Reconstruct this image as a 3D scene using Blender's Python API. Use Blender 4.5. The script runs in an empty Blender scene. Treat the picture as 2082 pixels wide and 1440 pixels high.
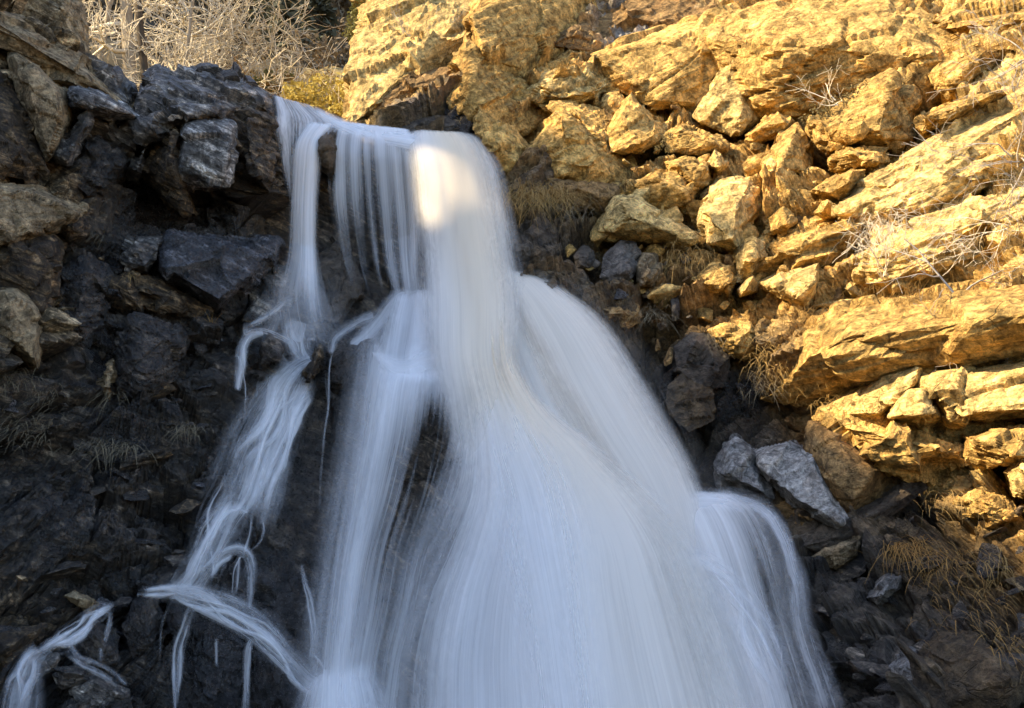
import bpy, bmesh, math, random
import numpy as np
from mathutils import Vector
C = bpy.context.scene.collection
sc = bpy.context.scene
rad = math.radians

# ---------------------------------------------------------------- camera, sky, sun, exposure
F = 2232.0; W0 = 2082.0; H0 = 1440.0; PITCH = rad(10.0); CAMZ = 1.6
cam = bpy.data.cameras.new('camera'); camo = bpy.data.objects.new('camera', cam); C.objects.link(camo)
camo.location = (0, 0, CAMZ); camo.rotation_euler = (rad(90) + PITCH, 0, 0)
cam.sensor_width = 36.0; cam.lens = 36.0 * F / W0; cam.clip_end = 2000; cam.clip_start = 0.05
sc.camera = camo
SUN = Vector((-0.74, -0.13, 0.66)).normalized()          # towards the sun
SUN_EL = math.asin(SUN.z)
w = bpy.data.worlds.new('World'); sc.world = w; w.use_nodes = True
nt = w.node_tree; bg = nt.nodes['Background']
sky = nt.nodes.new('ShaderNodeTexSky'); sky.sky_type = 'NISHITA'; sky.sun_disc = False
sky.sun_elevation = SUN_EL; sky.sun_rotation = math.atan2(SUN.x, SUN.y)
sky.altitude = 1500; sky.dust_density = 2.6; sky.ozone_density = 0.45
nt.links.new(sky.outputs[0], bg.inputs[0]); bg.inputs[1].default_value = 0.15
sl = bpy.data.lights.new('sun', 'SUN'); slo = bpy.data.objects.new('sun', sl); C.objects.link(slo)
sl.energy = 3.8; sl.angle = rad(0.55); sl.color = (1.0, 0.80, 0.50)
slo.rotation_euler = (-SUN).to_track_quat('-Z', 'Y').to_euler()
sc.view_settings.view_transform = 'Standard'; sc.view_settings.look = 'None'
sc.view_settings.exposure = 1.75; sc.view_settings.gamma = 1.0
sc.render.engine = 'CYCLES'
cy = sc.cycles
cy.max_bounces = 6; cy.diffuse_bounces = 3; cy.glossy_bounces = 2; cy.transparent_max_bounces = 24
cy.transmission_bounces = 2; cy.use_denoising = True; cy.caustics_reflective = False; cy.caustics_refractive = False
try:
    cy.denoising_prefilter = 'ACCURATE'
except Exception:
    pass

# ---------------------------------------------------------------- helpers: view ray, noise, meshes
cp, sp = math.cos(PITCH), math.sin(PITCH)
def P(px, py, Y):
    px = np.asarray(px, float); py = np.asarray(py, float); Y = np.asarray(Y, float)
    xc = (px - W0 / 2) / F; yc = (H0 / 2 - py) / F
    dx = xc; dy = cp - yc * sp; dz = sp + yc * cp
    t = Y / dy
    return np.stack([dx * t, Y + 0 * t, CAMZ + dz * t], -1)

def hsh(ix, iy, iz, seed):
    with np.errstate(over='ignore'):
        h = (ix.astype(np.int64).astype(np.uint32) * np.uint32(374761393) + iy.astype(np.int64).astype(np.uint32) * np.uint32(668265263)
             + iz.astype(np.int64).astype(np.uint32) * np.uint32(2147483647) + np.uint32((seed * 974711 + 12345) & 0xffffffff))
        h = (h ^ (h >> np.uint32(13))) * np.uint32(1274126177)
        h = (h ^ (h >> np.uint32(16))) * np.uint32(2246822519)
        h = h ^ (h >> np.uint32(15))
    return h
def h01(h): return h.astype(np.float64) / 4294967295.0
def vnoise(p, seed=0):                                   # value noise, -1..1
    i = np.floor(p); f = p - i; i = i.astype(np.int64)
    f = f * f * f * (f * (f * 6 - 15) + 10)
    r = 0
    for a in (0, 1):
        for b in (0, 1):
            for c in (0, 1):
                wgt = (f[:, 0] if a else 1 - f[:, 0]) * (f[:, 1] if b else 1 - f[:, 1]) * (f[:, 2] if c else 1 - f[:, 2])
                r = r + wgt * h01(hsh(i[:, 0] + a, i[:, 1] + b, i[:, 2] + c, seed))
    return r * 2 - 1
def fbm(p, octv=4, seed=0, gain=0.5):
    r = 0; a = 1.0; s = 0
    for k in range(octv):
        r = r + a * vnoise(p * (2.03 ** k) + 17.3 * k, seed + k); s += a; a *= gain
    return r / s
def cells(p, seed=0):                                    # nearest cell: plane value, distance gap
    i = np.floor(p).astype(np.int64)
    best = np.full(len(p), 9e9); sec = np.full(len(p), 9e9)
    val = np.zeros(len(p))
    for a in (-1, 0, 1):
        for b in (-1, 0, 1):
            for c in (-1, 0, 1):
                x, y, z = i[:, 0] + a, i[:, 1] + b, i[:, 2] + c
                h = hsh(x, y, z, seed); h2 = hsh(x, y, z, seed + 91); h3 = hsh(x, y, z, seed + 57)
                ox = p[:, 0] - (x + h01(h)); oy = p[:, 1] - (y + h01(h2)); oz = p[:, 2] - (z + h01(h3))
                d = ox * ox + oy * oy + oz * oz
                g = h01(hsh(x, y, z, seed + 7)) * 2 - 1
                tx = h01(h ^ np.uint32(0x55aa1234)) * 2 - 1; ty = h01(h2 ^ np.uint32(0x1234567)) * 2 - 1; tz = h01(h3 ^ np.uint32(0x7654321)) * 2 - 1
                hh = np.where
                v = g * 0.7 + (tx * ox + ty * oy + tz * oz) * 1.1
                m = d < best
                sec = hh(m, best, np.minimum(sec, d)); val = hh(m, v, val); best = hh(m, d, best)
    return val, np.sqrt(sec) - np.sqrt(best)
def basis(nrm):
    n = np.array(nrm, float); n /= np.linalg.norm(n)
    u = np.cross(n, (0, 1, 0.001)); u /= np.linalg.norm(u)
    return np.stack([u, np.cross(n, u), n], 0)           # rows: u, v, n
BED_R = basis((-0.42, -0.34, 0.84)); BED_L = basis((0.46, -0.25, 0.85)); BED_S = basis((0.22, -0.30, 0.93)); BED_V = basis((0.1, -0.2, 0.97))

def sstep(a, b, x):
    t = np.clip((x - a) / (b - a), 0, 1); return t * t * (3 - 2 * t)
def rockdisp(p, bed, size, amp, strata=0.5, seed=0, fine=1.0):
    q = p @ bed.T
    wq = q + 0.05 * size * np.stack([vnoise(q / size * 2.2, seed + 3), vnoise(q / size * 2.2, seed + 4), vnoise(q / size * 2.2, seed + 5)], -1)
    v1, g1 = cells(wq / size * np.array([0.75, 0.75, 1.5]), seed)
    v2, g2 = cells(wq / size * np.array([2.3, 2.3, 5.0]), seed + 11)
    d = 0.80 * v1 + 0.24 * v2
    d -= 0.30 * np.exp(-(g1 / 0.035) ** 2) + 0.08 * np.exp(-(g2 / 0.05) ** 2)
    t = q[:, 2] / size * 8.0 + 0.5 * fbm(q / size * 0.9, 3, seed + 21)
    f = t - np.floor(t)
    k0 = np.floor(t); L_ = lambda k: .75 * vnoise(np.stack([k * 5.37, q[:, 0] / size * .7, q[:, 1] / size * .7], -1), seed + 33)
    wl = sstep(.72, 1.0, f); lay = L_(k0) * (1 - wl) + L_(k0 + 1) * wl
    prof = np.minimum(f / 0.85, (1 - f) / 0.15)
    msk = np.clip(0.35 + 1.6 * fbm(q / size * 0.7 + 5, 2, seed + 41), 0, 1)
    d += strata * msk * (0.42 * lay + 0.26 * (prof - 0.5))
    d += fine * 0.10 * fbm(q / size * np.array([3.5, 3.5, 8.0]), 4, seed + 51, 0.6)
    return d * amp

def vnormals(v, f):
    n = np.zeros_like(v)
    if f.shape[1] == 4:
        fn = np.cross(v[f[:, 2]] - v[f[:, 0]], v[f[:, 3]] - v[f[:, 1]])
    else:
        fn = np.cross(v[f[:, 1]] - v[f[:, 0]], v[f[:, 2]] - v[f[:, 0]])
    for k in range(f.shape[1]):
        for c in range(3):
            n[:, c] += np.bincount(f[:, k], weights=fn[:, c], minlength=len(v))
    return n / (np.linalg.norm(n, axis=1, keepdims=True) + 1e-12)

def mk(name, v, f, mat, parent=None, cols=None, floats=None, uv=None, smooth=True, origin=None):
    me = bpy.data.meshes.new(name)
    v = np.asarray(v, float); f = np.asarray(f, np.int64)
    o = np.zeros(3) if origin is None else np.asarray(origin, float)
    nf, k = f.shape
    me.vertices.add(len(v)); me.vertices.foreach_set('co', (v - o).astype(np.float32).ravel())
    me.loops.add(nf * k); me.loops.foreach_set('vertex_index', f.astype(np.int32).ravel())
    me.polygons.add(nf); me.polygons.foreach_set('loop_start', np.arange(0, nf * k, k, dtype=np.int32))
    try: me.polygons.foreach_set('loop_total', np.full(nf, k, np.int32))
    except Exception: pass
    me.polygons.foreach_set('use_smooth', np.full(nf, smooth, bool))
    if cols is not None:
        for nm, a in cols.items():
            at = me.attributes.new(nm, 'FLOAT_COLOR', 'POINT')
            rgba = np.ones((len(v), 4), np.float32); rgba[:, :3] = a; at.data.foreach_set('color', rgba.ravel())
    if floats is not None:
        for nm, a in floats.items():
            at = me.attributes.new(nm, 'FLOAT', 'POINT'); at.data.foreach_set('value', np.asarray(a, np.float32))
    if uv is not None:
        ul = me.uv_layers.new(name='UVMap'); ul.data.foreach_set('uv', np.asarray(uv, np.float32)[f.ravel()].ravel())
    me.update(calc_edges=True); me.validate()
    ob = bpy.data.objects.new(name, me); C.objects.link(ob)
    ob.location = o
    if mat is not None: me.materials.append(mat)
    if parent is not None:
        ob.parent = parent; ob.location = o - np.array(parent.location)
    return ob
def tag(o, label=None, cat=None, group=None, kind=None):
    if label: o['label'] = label
    if cat: o['category'] = cat
    if group: o['group'] = group
    if kind: o['kind'] = kind
    return o
def empty(name, loc):
    e = bpy.data.objects.new(name, None); C.objects.link(e); e.location = loc; e.empty_display_size = 0.1
    return e
def gridf(nr, nc):
    i = np.arange(nr * nc).reshape(nr, nc)
    return np.stack([i[:-1, :-1], i[1:, :-1], i[1:, 1:], i[:-1, 1:]], -1).reshape(-1, 4)
def pts(s): return [tuple(float(x) for x in a.split(',')) for a in s.split()]

# ---------------------------------------------------------------- the gorge's depth: measured distances, joined by a thin plate
CTRL = pts("""-420,-200,8.0 -420,400,7.4 -420,900,6.9 -420,1750,5.4 0,30,9.3 0,400,8.9 0,700,8.6 0,1000,8.3 0,1300,7.6 0,1750,6.4
170,120,10.0 170,330,9.8 150,430,9.5 280,400,10.5 420,440,10.8 300,200,10.4 450,200,10.8 550,200,11.3 550,350,11.0 430,300,10.4
300,520,10.0 500,520,10.5 300,700,9.8 150,650,9.4 480,680,10.2 200,900,9.2 400,900,9.5 200,1100,8.7 400,1100,9.0 300,1205,8.6 300,1320,8.6
450,1350,8.7 150,1400,7.8 300,1750,7.2 640,240,11.8 800,265,12.0 930,275,12.0 620,420,11.7 760,430,12.1 900,420,11.7 620,600,11.0 760,650,11.0
860,720,10.7 950,600,11.2 1000,800,10.4 700,800,10.3 600,900,9.9 700,1100,9.4 900,1100,9.6 1100,1100,9.4 600,1300,8.8 900,1440,8.7
1200,1440,8.5 1000,1780,7.8 700,1780,7.8 1050,450,11.6 1150,450,11.6 1100,600,11.0 1250,700,10.6 1350,850,10.0 1300,1000,9.6
1450,1020,9.4 1600,1100,9.0 1550,1300,8.6 1650,1440,8.0 1600,1780,7.2 700,258,12.0 718,245,12.5 745,60,13.6 770,-320,16 850,200,12.8 950,100,12.9
1000,250,12.4 1100,0,13.8 1200,-320,15.4 1200,150,13.0 1180,330,12.2 1300,30,14.0 1350,150,12.9 1350,300,12.1 1300,450,11.6 1450,220,12.6
1450,450,11.2 1450,600,10.7 1600,100,12.2 1600,-320,14.4 1650,220,12.0 1700,350,11.0 1650,500,10.6 1550,650,10.3 1450,750,10.3 1480,880,9.9
1650,700,9.9 1850,60,11.9 1850,300,10.7 1850,500,9.9 1820,640,9.5 1820,740,9.4 1800,850,9.1 1700,930,9.4 1600,960,9.6 2082,0,11.2
2082,-320,13.2 2082,250,10.0 2082,500,9.1 2082,640,8.7 2082,750,8.6 2082,900,8.2 2082,1050,7.8 1850,1000,8.8 1850,1200,8.2 1750,1350,7.9
2082,1300,7.0 2082,1780,5.8 2520,-320,11.2 2520,400,8.3 2520,900,7.1 2520,1780,4.9 3400,-320,10.0 3400,400,6.8 3400,900,5.8 3400,1780,4.0 -1100,-320,7.2 -1100,400,6.2 -1100,900,5.6 -1100,1780,4.2""")
_c = np.array(CTRL); _X = _c[:, :2] / 500.0
def _U(r2): return 0.5 * r2 * np.log(r2 + 1e-9)
def _solve():
    n = len(_X); K = _U(((_X[:, None] - _X[None]) ** 2).sum(-1)) + np.eye(n) * 0.004
    Q = np.c_[np.ones(n), _X]; A = np.zeros((n + 3, n + 3)); A[:n, :n] = K; A[:n, n:] = Q; A[n:, :n] = Q.T
    return np.linalg.solve(A, np.r_[_c[:, 2], 0, 0, 0])
_w = _solve()
def BY(px, py):
    px = np.asarray(px, float); py = np.asarray(py, float); sh = px.shape
    x = np.stack([px.ravel(), py.ravel()], -1) / 500.0
    out = np.empty(len(x))
    for k in range(0, len(x), 40000):
        b = x[k:k + 40000]
        out[k:k + 40000] = _U(((b[:, None] - _X[None]) ** 2).sum(-1)) @ _w[:-3] + _w[-3] + b @ _w[-2:]
    return out.reshape(sh)
def S(px, py, d=0.0): return P(px, py, BY(px, py) - d)

# colour of the stone over the gorge: measured albedos (px, py, r, g, b, wetness), blended by distance
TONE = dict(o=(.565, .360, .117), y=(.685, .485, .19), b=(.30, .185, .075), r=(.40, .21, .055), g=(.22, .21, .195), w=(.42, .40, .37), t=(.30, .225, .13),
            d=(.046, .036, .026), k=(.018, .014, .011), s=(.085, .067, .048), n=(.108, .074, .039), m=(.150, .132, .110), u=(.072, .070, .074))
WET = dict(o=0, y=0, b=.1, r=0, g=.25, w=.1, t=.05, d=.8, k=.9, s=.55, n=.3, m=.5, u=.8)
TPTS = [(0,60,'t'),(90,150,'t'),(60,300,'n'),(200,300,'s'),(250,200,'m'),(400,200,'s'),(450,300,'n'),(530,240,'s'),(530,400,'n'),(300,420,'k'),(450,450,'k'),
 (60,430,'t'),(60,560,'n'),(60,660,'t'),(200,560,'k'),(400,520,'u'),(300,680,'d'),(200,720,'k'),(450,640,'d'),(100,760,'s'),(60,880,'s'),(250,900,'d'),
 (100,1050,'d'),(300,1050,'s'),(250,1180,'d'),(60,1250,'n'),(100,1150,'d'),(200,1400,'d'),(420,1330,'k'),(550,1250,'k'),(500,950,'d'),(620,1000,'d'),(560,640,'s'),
 (680,720,'d'),(700,850,'d'),(760,420,'s'),(690,520,'s'),(640,240,'s'),(690,300,'n'),(850,900,'s'),(900,1300,'s'),(1100,1000,'n'),
 (780,120,'y'),(740,200,'y'),(850,200,'o'),(900,80,'y'),(940,250,'k'),(850,255,'s'),(1000,200,'o'),(1050,80,'o'),(1020,320,'b'),(1180,330,'b'),(1150,420,'s'),(1090,500,'s'),
 (1150,180,'o'),(1290,60,'g'),(1350,150,'o'),(1300,260,'o'),(1300,450,'y'),(1220,560,'n'),(1300,650,'n'),(1380,760,'k'),(1280,760,'s'),(1350,880,'s'),(1420,900,'s'),(1340,570,'b'),(1500,800,'k'),(1450,650,'b'),
 (1550,900,'s'),(1500,620,'o'),(1500,450,'o'),(1600,300,'o'),(1600,60,'y'),(1650,150,'b'),(1650,500,'o'),(1800,300,'y'),(1950,300,'y'),(1900,150,'o'),(2050,200,'y'),
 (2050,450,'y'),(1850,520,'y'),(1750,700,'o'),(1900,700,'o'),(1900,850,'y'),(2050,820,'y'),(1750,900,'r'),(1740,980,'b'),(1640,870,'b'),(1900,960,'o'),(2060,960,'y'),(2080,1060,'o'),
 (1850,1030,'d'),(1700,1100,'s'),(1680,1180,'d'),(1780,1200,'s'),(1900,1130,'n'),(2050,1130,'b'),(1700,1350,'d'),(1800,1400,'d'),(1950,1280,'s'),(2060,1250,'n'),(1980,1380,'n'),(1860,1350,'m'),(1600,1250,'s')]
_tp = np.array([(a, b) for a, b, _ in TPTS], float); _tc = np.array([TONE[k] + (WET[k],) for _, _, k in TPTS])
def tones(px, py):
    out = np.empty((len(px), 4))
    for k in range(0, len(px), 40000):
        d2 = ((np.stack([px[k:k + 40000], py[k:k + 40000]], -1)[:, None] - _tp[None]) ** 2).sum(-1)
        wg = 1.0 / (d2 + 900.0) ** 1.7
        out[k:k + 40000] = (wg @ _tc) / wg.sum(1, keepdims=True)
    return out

# ---------------------------------------------------------------- materials
def newmat(name):
    m = bpy.data.materials.new(name); m.use_nodes = True
    t = m.node_tree; t.nodes.clear(); return m, t
class N:
    def __init__(s, t): s.t = t
    def __call__(s, typ, inp=None, **kw):
        n = s.t.nodes.new('ShaderNode' + typ)
        for k, v in kw.items(): setattr(n, k, v)
        for k, v in (inp or {}).items():
            sk = n.inputs[k]
            if hasattr(v, 'is_output'): s.t.links.new(v, sk)
            else: sk.default_value = v
        return n
    def math(s, op, a, b=0.0, clamp=False):
        return s('Math', {0: a, 1: b}, operation=op, use_clamp=clamp).outputs[0]
    def mapr(s, v, a, b, c, d): return s('MapRange', {'Value': v, 'From Min': a, 'From Max': b, 'To Min': c, 'To Max': d}).outputs[0]
    def noise(s, vec, scale, detail=5.0, rough=0.55, dist=0.0):
        return s('TexNoise', {'Vector': vec, 'Scale': scale, 'Detail': detail, 'Roughness': rough, 'Distortion': dist}).outputs[0]
    def mixc(s, f, a, b, mode='MIX'):
        n = s('Mix', data_type='RGBA', blend_type=mode); i = n.inputs
        for sk, v in ((i[0], f), (i[6], a), (i[7], b)):
            if hasattr(v, 'is_output'): s.t.links.new(v, sk)
            else: sk.default_value = v if not isinstance(v, tuple) or len(v) == 4 else v + (1,)
        return n.outputs[2]

def rock_material(name, euler, sc_=1.0, con=1.0, dry=0.0, bmp=.9):
    m, t = newmat(name); n = N(t)
    geo = n('NewGeometry').outputs['Position']
    rot = n('Mapping', {'Vector': geo, 'Rotation': euler}).outputs[0]
    lay = n('Mapping', {'Vector': rot, 'Scale': (1.6, 1.6, 11.0)}).outputs[0]
    base = n('Attribute', attribute_name='Col').outputs['Color']
    wet = n('Attribute', attribute_name='Wet').outputs['Fac']
    big = n.noise(geo, 1.3 * sc_, 6, .62)
    mid = n.noise(rot, 5.5 * sc_, 7, .66, .4)
    str_ = n.noise(lay, 2.2 * sc_, 6, .62, .8)
    fin = n.noise(geo, 34 * sc_, 5, .7)
    grn = n.noise(geo, 130 * sc_, 3, .6)
    v = n.mapr(mid, .32, .70, .60, 1.36)
    v = n.math('MULTIPLY', v, n.mapr(n.math('MULTIPLY', n.math('SUBTRACT', str_, .5), n.mapr(big, .42, .6, .15, 1.1)), -.18, .2, .72, 1.24))
    v = n.math('MULTIPLY', v, n.mapr(fin, .32, .70, .58, 1.36))
    v = n.math('MULTIPLY', v, n.mapr(grn, .3, .7, .86, 1.14))
    pit = n.noise(rot, 11 * sc_, 8, .74, .5)
    v = n.math('MULTIPLY', v, n.mapr(pit, .36, .56, .42, 1.16))
    v = n.math('POWER', n.math('MULTIPLY', v, 1.22), con)
    if dry:   # wet black stone with dry grey patches
        pm = n.noise(lay, 1.1 * sc_, 9, .74, .9)
        v = n.math('MULTIPLY', v, n.math('ADD', n.mapr(pm, .50, .64, .38, .40 + dry), n.mapr(pit, .58, .72, 0, dry * .7)))
    col = n.mixc(1.0, base, n('CombineColor', {0: v, 1: v, 2: v}).outputs[0], 'MULTIPLY')
    # rust and grey blotches that belong to the stone
    rust = n.mapr(n.noise(rot, 3.1 * sc_, 6, .7, 1.2), .52, .70, 0, .30)
    col = n.mixc(rust, col, n.mixc(1.0, col, (1.0, .60, .34), 'MULTIPLY'))
    pale = n.mapr(n.noise(lay, .9 * sc_, 6, .7, .6), .50, .68, 0, .6)
    col = n.mixc(pale, col, n.mixc(1.0, col, (1.22, 1.13, 1.02), 'MULTIPLY'))
    # hairline joints
    wv = n('Mix', {0: .10, 4: rot, 5: n('TexNoise', {'Vector': rot, 'Scale': 3.0 * sc_}).outputs[1]}, data_type='VECTOR').outputs[1]
    vo = n('TexVoronoi', {'Vector': n('Mapping', {'Vector': wv, 'Scale': (1, 1, 2.4)}).outputs[0], 'Scale': 3.4 * sc_}, feature='DISTANCE_TO_EDGE').outputs[0]
    ck = n.mapr(vo, .0, .022, 1, 0)
    ck = n.math('MULTIPLY', ck, n.mapr(n.noise(geo, 2.3 * sc_, 3), .52, .62, 0, 1))
    col = n.mixc(n.math('MULTIPLY', ck, .45), col, n.mixc(1.0, col, (.22, .2, .2), 'MULTIPLY'))
    h = n.math('ADD', n.math('MULTIPLY', mid, .5), n.math('MULTIPLY', n.math('MULTIPLY', str_, n.mapr(big, .42, .6, .1, 1.0)), .8))
    h = n.math('ADD', h, n.math('MULTIPLY', fin, .34)); h = n.math('ADD', h, n.math('MULTIPLY', grn, .07))
    h = n.math('ADD', h, n.math('MULTIPLY', n.mapr(pit, .30, .6, 0, 1), .30))
    h = n.math('SUBTRACT', h, n.math('MULTIPLY', ck, .35))
    bp = n('Bump', {'Height': h, 'Strength': bmp, 'Distance': .085 / sc_})
    rg = n.math('ADD', n.mapr(wet, 0, 1, .92, .13), n.mapr(fin, .3, .7, -.1, .12), True)
    bs = n('BsdfPrincipled', {'Base Color': col, 'Roughness': rg, 'Normal': bp.outputs[0], 'Specular IOR Level': n.mapr(wet, 0, 1, .16, 1.0)})
    t.links.new(bs.outputs[0], n('OutputMaterial').inputs[0]); return m
def eul(bed):   # rotation that brings the bedding normal to z
    n = Vector(bed[2]); return n.rotation_difference(Vector((0, 0, 1))).to_euler()
M_R = rock_material('ochre_schist', eul(BED_R), 1.0, 1.15); M_L = rock_material('wet_schist', eul(BED_L), 1.15, 1.5, 1.7, .75); M_S = rock_material('dark_shale', eul(BED_S), 1.7, 1.55, 1.7, .75)

def simple(name, c1, c2, scale=4.0, rough=.9, transl=0.0, trc=None):
    m, t = newmat(name); n = N(t)
    pos = n('NewGeometry').outputs['Position']
    k = n.mapr(n.noise(pos, scale, 5, .65), .3, .7, 0, 1)
    col = n.mixc(k, c1, c2)
    bs = n('BsdfPrincipled', {'Base Color': col, 'Roughness': rough, 'Specular IOR Level': .2}).outputs[0]
    if transl:
        tr = n('BsdfTranslucent', {'Color': col}).outputs[0]
        mx = n('MixShader', {0: transl, 1: bs, 2: tr}); bs = mx.outputs[0]
    t.links.new(bs, n('OutputMaterial').inputs[0]); return m
M_STRAW = simple('dry_straw', (.52, .36, .14), (.36, .22, .07), 9, .85, .25)
M_STRAWO = simple('rusty_straw', (.42, .22, .06), (.50, .30, .10), 9, .85, .25)
M_STRAWG = simple('grey_straw', (.30, .25, .16), (.19, .15, .09), 9, .85, .2)
M_TWIG = simple('bleached_twig', (.84, .75, .58), (.62, .51, .34), 6, .85)
M_TWIGG = simple('grey_twig', (.50, .45, .38), (.34, .28, .21), 6, .85)
M_BARKD = simple('dark_bark', (.10, .075, .05), (.05, .04, .03), 8, .9)
M_BARKP = simple('pale_bark', (.42, .36, .27), (.25, .20, .14), 5, .9)
M_CON = simple('conifer_needles', (.13, .125, .075), (.07, .072, .05), 2, .8, .1)
M_CONB = simple('brown_conifer_needles', (.22, .16, .095), (.12, .095, .06), 2, .8, .1)
M_JUN = simple('juniper_leaves', (.22, .20, .06), (.12, .12, .045), 5, .8, .2)
M_BUSH = simple('yellow_leaves', (.66, .52, .15), (.46, .37, .10), 4, .8, .3)
M_CUSH = simple('cushion_leaves', (.26, .22, .09), (.14, .10, .05), 20, .85, .2)
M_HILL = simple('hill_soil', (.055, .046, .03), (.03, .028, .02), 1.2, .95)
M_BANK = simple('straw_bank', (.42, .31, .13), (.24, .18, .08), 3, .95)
M_RIDGE = simple('ridge_rock', (.24, .17, .09), (.14, .11, .07), .6, .95)
def water_material():
    m, t = newmat('silky_water'); n = N(t)
    uv = n('UVMap').outputs[0]
    cov = n('Attribute', attribute_name='cover').outputs['Fac']
    con = n('Attribute', attribute_name='contrast').outputs['Fac']
    edge = n('Attribute', attribute_name='edge').outputs['Fac']
    warm_glow = n('Attribute', attribute_name='warm_glow').outputs['Fac']
    pos = n('NewGeometry').outputs['Position']
    a = n.noise(n('Mapping', {'Vector': uv, 'Scale': (5, .22, 1)}).outputs[0], 1.0, 3, .5, .1)
    b = n.noise(n('Mapping', {'Vector': uv, 'Scale': (30, .35, 1)}).outputs[0], 1.0, 3, .55, .1)
    c = n.noise(n('Mapping', {'Vector': uv, 'Scale': (110, .6, 1)}).outputs[0], 1.0, 2, .5)
    st = n.math('ADD', n.math('MULTIPLY', a, .42), n.math('ADD', n.math('MULTIPLY', b, .38), n.math('MULTIPLY', c, .20)))
    std = n.math('SUBTRACT', st, .5)
    fray = n.math('SUBTRACT', n.noise(n('Mapping', {'Vector': uv, 'Scale': (26, 5.5, 1)}).outputs[0], 1.0, 5, .7, .8), .5)
    al = n.math('ADD', cov, n.math('MULTIPLY', n.math('MULTIPLY', std, con), 2.0))
    al = n.math('ADD', al, n.math('MULTIPLY', fray, n.mapr(con, .9, 1.8, 0, 1.5)))
    al = n.math('MAXIMUM', n.math('MINIMUM', al, .97), 0.0)
    # soft margins, torn into strands
    e = n.math('ADD', edge, n.math('MULTIPLY', n.math('MULTIPLY', n.math('MULTIPLY', edge, n.math('SUBTRACT', 1.0, edge)), std), 6.0))
    e = n.math('ADD', e, n.math('MULTIPLY', n.math('MULTIPLY', edge, n.math('SUBTRACT', 1.0, edge)), n.math('MULTIPLY', fray, 3.0)))
    e = n.math('MAXIMUM', n.math('MINIMUM', e, 1.0), 0.0)
    al = n.math('MULTIPLY', al, e)
    col = n.mixc(warm_glow, (.94, .945, .96), (.97, .86, .69))  # cream tint paints warm reflected light and sun glow into the water colour
    col = n.mixc(n.mapr(st, .38, .56, .16, 0), col, n.mixc(1.0, col, (.78, .78, .79), 'MULTIPLY'))
    h = n.math('ADD', a, n.math('MULTIPLY', b, .3))
    bp = n('Bump', {'Height': h, 'Strength': .05, 'Distance': .12}).outputs[0]
    df = n('BsdfDiffuse', {'Color': col, 'Normal': bp}).outputs[0]
    tl = n('BsdfTranslucent', {'Color': col}).outputs[0]
    mx = n('MixShader', {0: .42, 1: df, 2: tl}).outputs[0]
    tp = n('BsdfTransparent').outputs[0]
    out = n('MixShader', {0: al, 1: tp, 2: mx}).outputs[0]
    t.links.new(out, n('OutputMaterial').inputs[0]); return m
M_WATER = water_material()

# ---------------------------------------------------------------- the setting: gorge walls, fall bedrock, hills
def interp(x, table):
    a = np.array(table, float); return np.interp(x, a[:, 0], a[:, 1])
SIL = pts("-1060,-420 -420,-150 -100,-60 0,28 45,48 121,95 205,160 271,222 300,175 320,156 400,162 490,186 550,197 640,224 700,254 760,267 850,276 930,276 985,292 1040,400 1100,560 1300,800 1400,950 1580,1010")
def cliff_left():
    px = np.r_[np.arange(-1050, -150, 12), np.arange(-150, 1581, 4.6)]; nr = 330
    sil = interp(px, SIL)
    t = np.linspace(0, 1, nr) ** 1.08
    PX = np.repeat(px[None], nr, 0); PY = sil[None] + (1770 - sil[None]) * t[:, None]
    Y = BY(PX, PY) + 0.30 * sstep(980, 1150, PX) + 0.10
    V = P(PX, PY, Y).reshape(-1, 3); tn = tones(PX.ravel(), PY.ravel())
    # the ground behind the lip
    back = []
    for k in range(14, 0, -1):
        dd = 0.05 * k + 0.028 * k * k
        b = V[:len(px)] + np.stack([np.full(len(px), -0.05 * dd), np.full(len(px), dd), np.full(len(px), -0.10 * dd)], -1)
        back.append(b)
    V = np.concatenate(back + [V]); n0 = 14 * len(px)
    PXf = np.r_[np.tile(px, 14), PX.ravel()]; PYf = np.r_[np.tile(sil, 14), PY.ravel()]
    tn = np.r_[np.tile(tn[:len(px)], (14, 1)), tn]
    f = gridf(nr + 14, len(px)); nm = vnormals(V, f)
    if nm[n0 + 5000, 1] > 0: nm = -nm
    shale = sstep(760, 900, PYf) * sstep(560, 430, PXf)
    fall = sstep(510, 580, PXf) * sstep(200, 260, PYf)
    amp = 0.40 * (1 - .74 * fall)
    lip = sstep(520, 570, PXf) * np.exp(-np.maximum(0, PYf - np.interp(PXf, px, sil)) / 50.0)
    d1 = rockdisp(V, BED_L, 0.62, 1.0, .55, 5) * amp * (1 - shale) * (1 - .85 * lip)
    d2 = (rockdisp(V, BED_S, 0.55, 1.0, 1.1, 9) * 0.44 + rockdisp(V, BED_S, 0.12, 1.0, .6, 10) * .07) * shale
    d3 = 0.22 * fbm(V * .9, 3, 77)
    d3 = d3 * (1 - .5 * fall) * (1 - .8 * lip)
    V = V + nm * (d1 + d2 + d3)[:, None]
    jt = (1 + .30 * fbm(V * 2.2, 3, 31)) * (1 + .6 * shale * cells(V @ BED_S.T * np.array([7., 7., 16.]), 12)[0])
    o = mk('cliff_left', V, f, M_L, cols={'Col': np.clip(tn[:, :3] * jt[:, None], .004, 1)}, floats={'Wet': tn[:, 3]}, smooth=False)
    tag(o, 'dark wet schist cliff and shale slope that the water falls over', 'cliff', kind='structure')
XL = pts("-320,792 0,760 60,743 200,727 250,711 264,724 300,900 400,985 600,1010 800,1100 1000,1290 1100,1430 1300,1520 1780,1600")
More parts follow.
